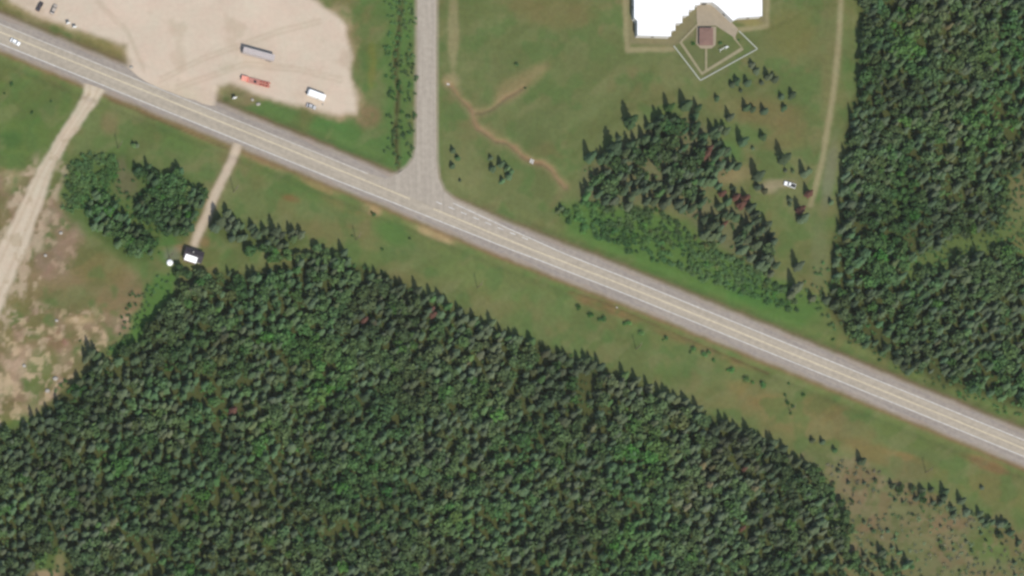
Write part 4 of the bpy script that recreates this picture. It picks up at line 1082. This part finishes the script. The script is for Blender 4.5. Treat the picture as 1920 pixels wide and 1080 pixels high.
for k in range(3): MB().box(1.47, 1.51, -.17, .17, .25+k*.3, .29+k*.3).build('ladder_rung', MT['grey'], o)

# ------------------------------------------------------------------ white building with its yard
HB = 4.8
RP = [(1189, -100), (1189, 33), (1195, 39), (1195, 66), (1258, 68), (1258, 57), (1266, 57), (1266, 43), (1279, 43), (1279, 29), (1291, 29), (1291, 18), (1302, 18), (1302, 9), (1312, 9), (1312, 4), (1336, 4),
      (1346, 11), (1375, 39), (1384, 33), (1429, 30), (1429, -100)]
gpts = [gp(x, y, HB) for x, y in RP]
cen = sum(gpts, Vector())/len(gpts)
o = tag(empty('white_building', (cen.x, cen.y, 0)), 'large white flat-roofed building with a stepped side at the top', 'building')
lp = [(v.x-cen.x, v.y-cen.y) for v in gpts]
if sum(lp[i][0]*lp[(i+1) % len(lp)][1]-lp[(i+1) % len(lp)][0]*lp[i][1] for i in range(len(lp))) < 0: lp = lp[::-1]
def inset(P, d):
    out = []
    for i in range(len(P)):
        a, b, c = Vector(P[i-1]), Vector(P[i]), Vector(P[(i+1) % len(P)])
        n1_ = (b-a).normalized(); n2_ = (c-b).normalized()
        n1_ = Vector((-n1_.y, n1_.x)); n2_ = Vector((-n2_.y, n2_.x))
        k = n1_+n2_; k = k/max(k.length_squared/2, .4) if k.length > 1e-6 else n1_
        out.append(tuple(b+k*d))
    return out
MB().prism(inset(lp, .25), -.5, HB-.25).build('wall', MT['wall'], o)
rf = MB().prism(inset(lp, .02), HB-.247, HB).build('roof', MT['roofwhite'], o)
outer, inner = lp, inset(lp, .3)
for i in range(len(lp)):
    j = (i+1) % len(lp)
    MB().add([(*outer[i], HB-.3), (*outer[j], HB-.3), (*inner[j], HB-.3), (*inner[i], HB-.3), (*outer[i], HB+.18), (*outer[j], HB+.18), (*inner[j], HB+.18), (*inner[i], HB+.18)],
             [(3, 2, 1, 0), (4, 5, 6, 7), (0, 1, 5, 4), (2, 3, 7, 6)]).build('parapet', MT['roofwhite'], rf)
for vx, vy in ((1240, 30), (1276, 16), (1400, 12)):
    g = gp(vx, vy, HB)-cen
    v_ = MB().cyl((g.x, g.y, HB+.003), 'z', .22, .4, 12).build('roof_vent', MT['offwhite'], rf)
wl = inset(lp, .25)
for i in range(len(lp)):
    a, b = Vector(wl[i]), Vector(wl[(i+1) % len(lp)])
    ln = (b-a).length; t = (b-a)/max(ln, .01); nn = Vector((t.y, -t.x)); k = int(ln/9)
    for q in range(k):
        c = a+t*(ln*(q+.5)/k); ang = math.atan2(t.y, t.x)
        wn = MB().box(-.8, .8, -.06, -.003, 1.0, 2.6).build('window', MT['offwhite'], o); wn.location = (c.x, c.y, 0); wn.rotation_euler = (0, 0, ang)
        for s in (-1, 1): MB().box(.04 if s > 0 else -.72, .72 if s > 0 else -.04, -.08, -.062, 1.08, 2.52).build('pane', MT['glass'], wn)
e1, e2 = gp(1312, 4, HB)-cen, gp(1336, 4, HB)-cen
mm_ = (e1+e2)/2; ang = math.atan2((e2-e1).y, (e2-e1).x)
for s in (-1, 1):
    d = MB().box(min(0, s*1.1)+.02, max(0, s*1.1)-.02, .02, .14, 0, 2.3).build('entrance_door', MT['glass'], o); d.location = (mm_.x, mm_.y, .05); d.rotation_euler = (0, 0, ang)
    MB().box(s*.12-.03, s*.12+.03, -.05, .017, .9, 1.3).build('handle', MT['grey'], d)
def slab(name, pl, z, m, label):
    me = bpy.data.meshes.new(name); me.from_pydata([gp(x, y, z) for x, y in pl], [], [tuple(range(len(pl)))]); me.update()
    return tag(link(name, me, None, m), label, kind='structure')
slab('plaza', [(1306, 14), (1312, 6), (1336, 6), (1345, 14), (1384, 54), (1378, 72), (1370, 66), (1342, 48), (1308, 50), (1306, 34)], .20, MT['paving'], 'tan paved plaza between the wings of the white building')
def ribbon(name, P, wpx, z, m, label):
    P = [Vector(q) for q in P]; Lp, Rp = [], []
    for i, q in enumerate(P):
        a = P[max(0, i-1)]; b = P[min(len(P)-1, i+1)]
        n_ = Vector((-(b-a).y, (b-a).x)).normalized()*wpx/2
        if 0 < i < len(P)-1:
            u1, u2 = (q-a).normalized(), (b-q).normalized(); n_ = n_/max(.5, math.sqrt((1+u1.dot(u2))/2))
        Lp.append(tuple(q+n_)); Rp.append(tuple(q-n_))
    return strip(name, Lp, Rp, z, m, None, 'structure', label)
ribbon('footpath', [(1308, 46), (1276, 79), (1316, 138), (1392, 91), (1376, 70)], 4.5, .19, MT['path'], 'pale footpath looping round the yard')
ribbon('footpath', [(1324, 90), (1324, 131)], 4, .186, MT['path'], 'short straight footpath below the red pavilion')
slab('pavilion_apron', [(1306, 50), (1343, 50), (1342, 84), (1334, 91), (1314, 91), (1305, 82)], .205, MT['paving'], 'tan paving round the red pavilion')
# pavilion
P4 = [(1311, 52), (1337, 52), (1337, 85), (1311, 85)]
g4 = [gp(x, y, 1.9) for x, y in P4]; cc = sum(g4, Vector())/4
o = tag(empty('pavilion', (cc.x, cc.y, .2)), 'low square pavilion with a red brown roof inside the yard', 'pavilion')
q4 = [Vector((v.x-cc.x, v.y-cc.y)) for v in g4]
for i in range(4):
    a, b = q4[i], q4[(i+1) % 4]; ap = (q4[0]+q4[3])/2*.35 if i in (3,) else (q4[1]+q4[2])/2*.35 if i == 1 else None
    r1, r2 = (q4[0]+q4[1])/2*.45, (q4[2]+q4[3])/2*.45
    top = [(r1,), (r1, r2), (r2,), (r2, r1)][i]
    # hipped roof pane i
    lowz, hiz = 1.85, 2.25
    V = [(*a, lowz), (*b, lowz)]+[(*t_, hiz) for t_ in (top if i in (0, 2) else (top[0], top[1]))]
    if i in (0, 2):
        Vv = V+[(x, y, z-.1) for x, y, z in V]; Ff = [(0, 1, 2), (5, 4, 3), (0, 3, 4, 1), (1, 4, 5, 2), (2, 5, 3, 0)]
    else:
        V = [(*a, lowz), (*b, lowz), (*top[1], hiz), (*top[0], hiz)]; Vv = V+[(x, y, z-.1) for x, y, z in V]
        Ff = [(0, 1, 2, 3), (7, 6, 5, 4), (0, 4, 5, 1), (1, 5, 6, 2), (2, 6, 7, 3), (3, 7, 4, 0)]
    MB().add(Vv, Ff).build('roof_pane', MT['shingle'], o)
    c = q4[i]*.88; MB().box(c.x-.1, c.x+.1, c.y-.1, c.y+.1, -.05, 1.8).build('post', MT['timber'], o)
MB().box(-1.6, 1.6, -.35, .35, .68, .75).build('table_top', MT['timber'], o)
for x in (-1.2, 1.2): MB().box(x-.08, x+.08, -.25, .25, 0.01, .68).build('table_leg', MT['timber'], o)
# low border wall of the yard
FN = [(1263, 86), (1313, 151), (1420, 92), (1385, 58)]
g0 = gp(*FN[0])
fo = tag(empty('yard_border_wall', (g0.x, g0.y, 0)), 'thin pale low border wall round the yard below the white building', 'wall')
for i in range(3):
    a, b = gp(*FN[i])-g0, gp(*FN[i+1])-g0
    ln = (b-a).length; n_ = max(1, round(ln/2.4)); t = (b-a)/ln; ang = math.atan2(t.y, t.x); st = ln/n_
    for k in range(n_):
        c = a+t*(st*k)
        pn = MB().box(.02, st-.02, -.24, .24, -.4, .28).build('wall_block', MT['fence'], fo, .02); pn.location = c; pn.rotation_euler = (0, 0, ang)
        MB().box(.02, st-.02, -.28, .28, .282, .34).build('coping', MT['fence'], pn)
# play set
g = gp(1354, 93)
o = tag(empty('play_set', (g.x, g.y, hz(1354, 93)+.05), .5), 'small white play set in the yard right of the pavilion', 'play set')
for x in (-1.6, 1.6):
    for y in (-1, 1): MB().add([(x-.05, y*.75, -.05), (x+.05, y*.75, -.05), (x+.05, y*.05, 1.9), (x-.05, y*.05, 1.9), (x-.05, y*.85, -.05), (x+.05, y*.85, -.05), (x+.05, y*.15, 1.9), (x-.05, y*.15, 1.9)],
                               [(0, 1, 2, 3), (7, 6, 5, 4), (0, 4, 5, 1), (1, 5, 6, 2), (2, 6, 7, 3), (3, 7, 4, 0)]).build('frame_leg', MT['white'], o)
MB().box(-1.75, 1.75, -.08, .08, 1.9, 2.04).build('top_beam', MT['white'], o)
for x in (-.9, .5):
    s = MB().box(x-.25, x+.25, -.15, .15, .5, .55).build('swing_seat', MT['offwhite'], o)
    for dx in (-.22, .22): MB().box(x+dx-.015, x+dx+.015, -.015, .015, .552, 1.9).build('chain', MT['grey'], s)
MB().prof([(1.75, 1.25), (1.75, 1.33), (3.4, .22), (3.4, .14)], -.3, .3).build('slide', MT['white'], o)
MB().box(1.66, 2.3, -.5, .5, 1.1, 1.2).build('platform', MT['offwhite'], o)

# ------------------------------------------------------------------ the air between the ground and the aerial camera
hm_ = bpy.data.materials.new('thin_haze'); hm_.use_nodes = True
N = hm_.node_tree.nodes
for x in list(N):
    if x.type != 'OUTPUT_MATERIAL': N.remove(x)
pv = N.new('ShaderNodeVolumePrincipled'); pv.inputs['Density'].default_value = 0.9e-5; pv.inputs['Color'].default_value = (.95, .98, .90, 1)
hm_.node_tree.links.new(pv.outputs[0], N['Material Output'].inputs['Volume'])
hzo = MB().box(-3100, 3100, -3100, 3100, -3.0, DIST*math.cos(TILT)+25).build('haze', hm_)
tag(hzo, 'thin pale summer haze over the whole landscape', 'haze', kind='stuff')
SC.cycles.volume_max_steps = 64
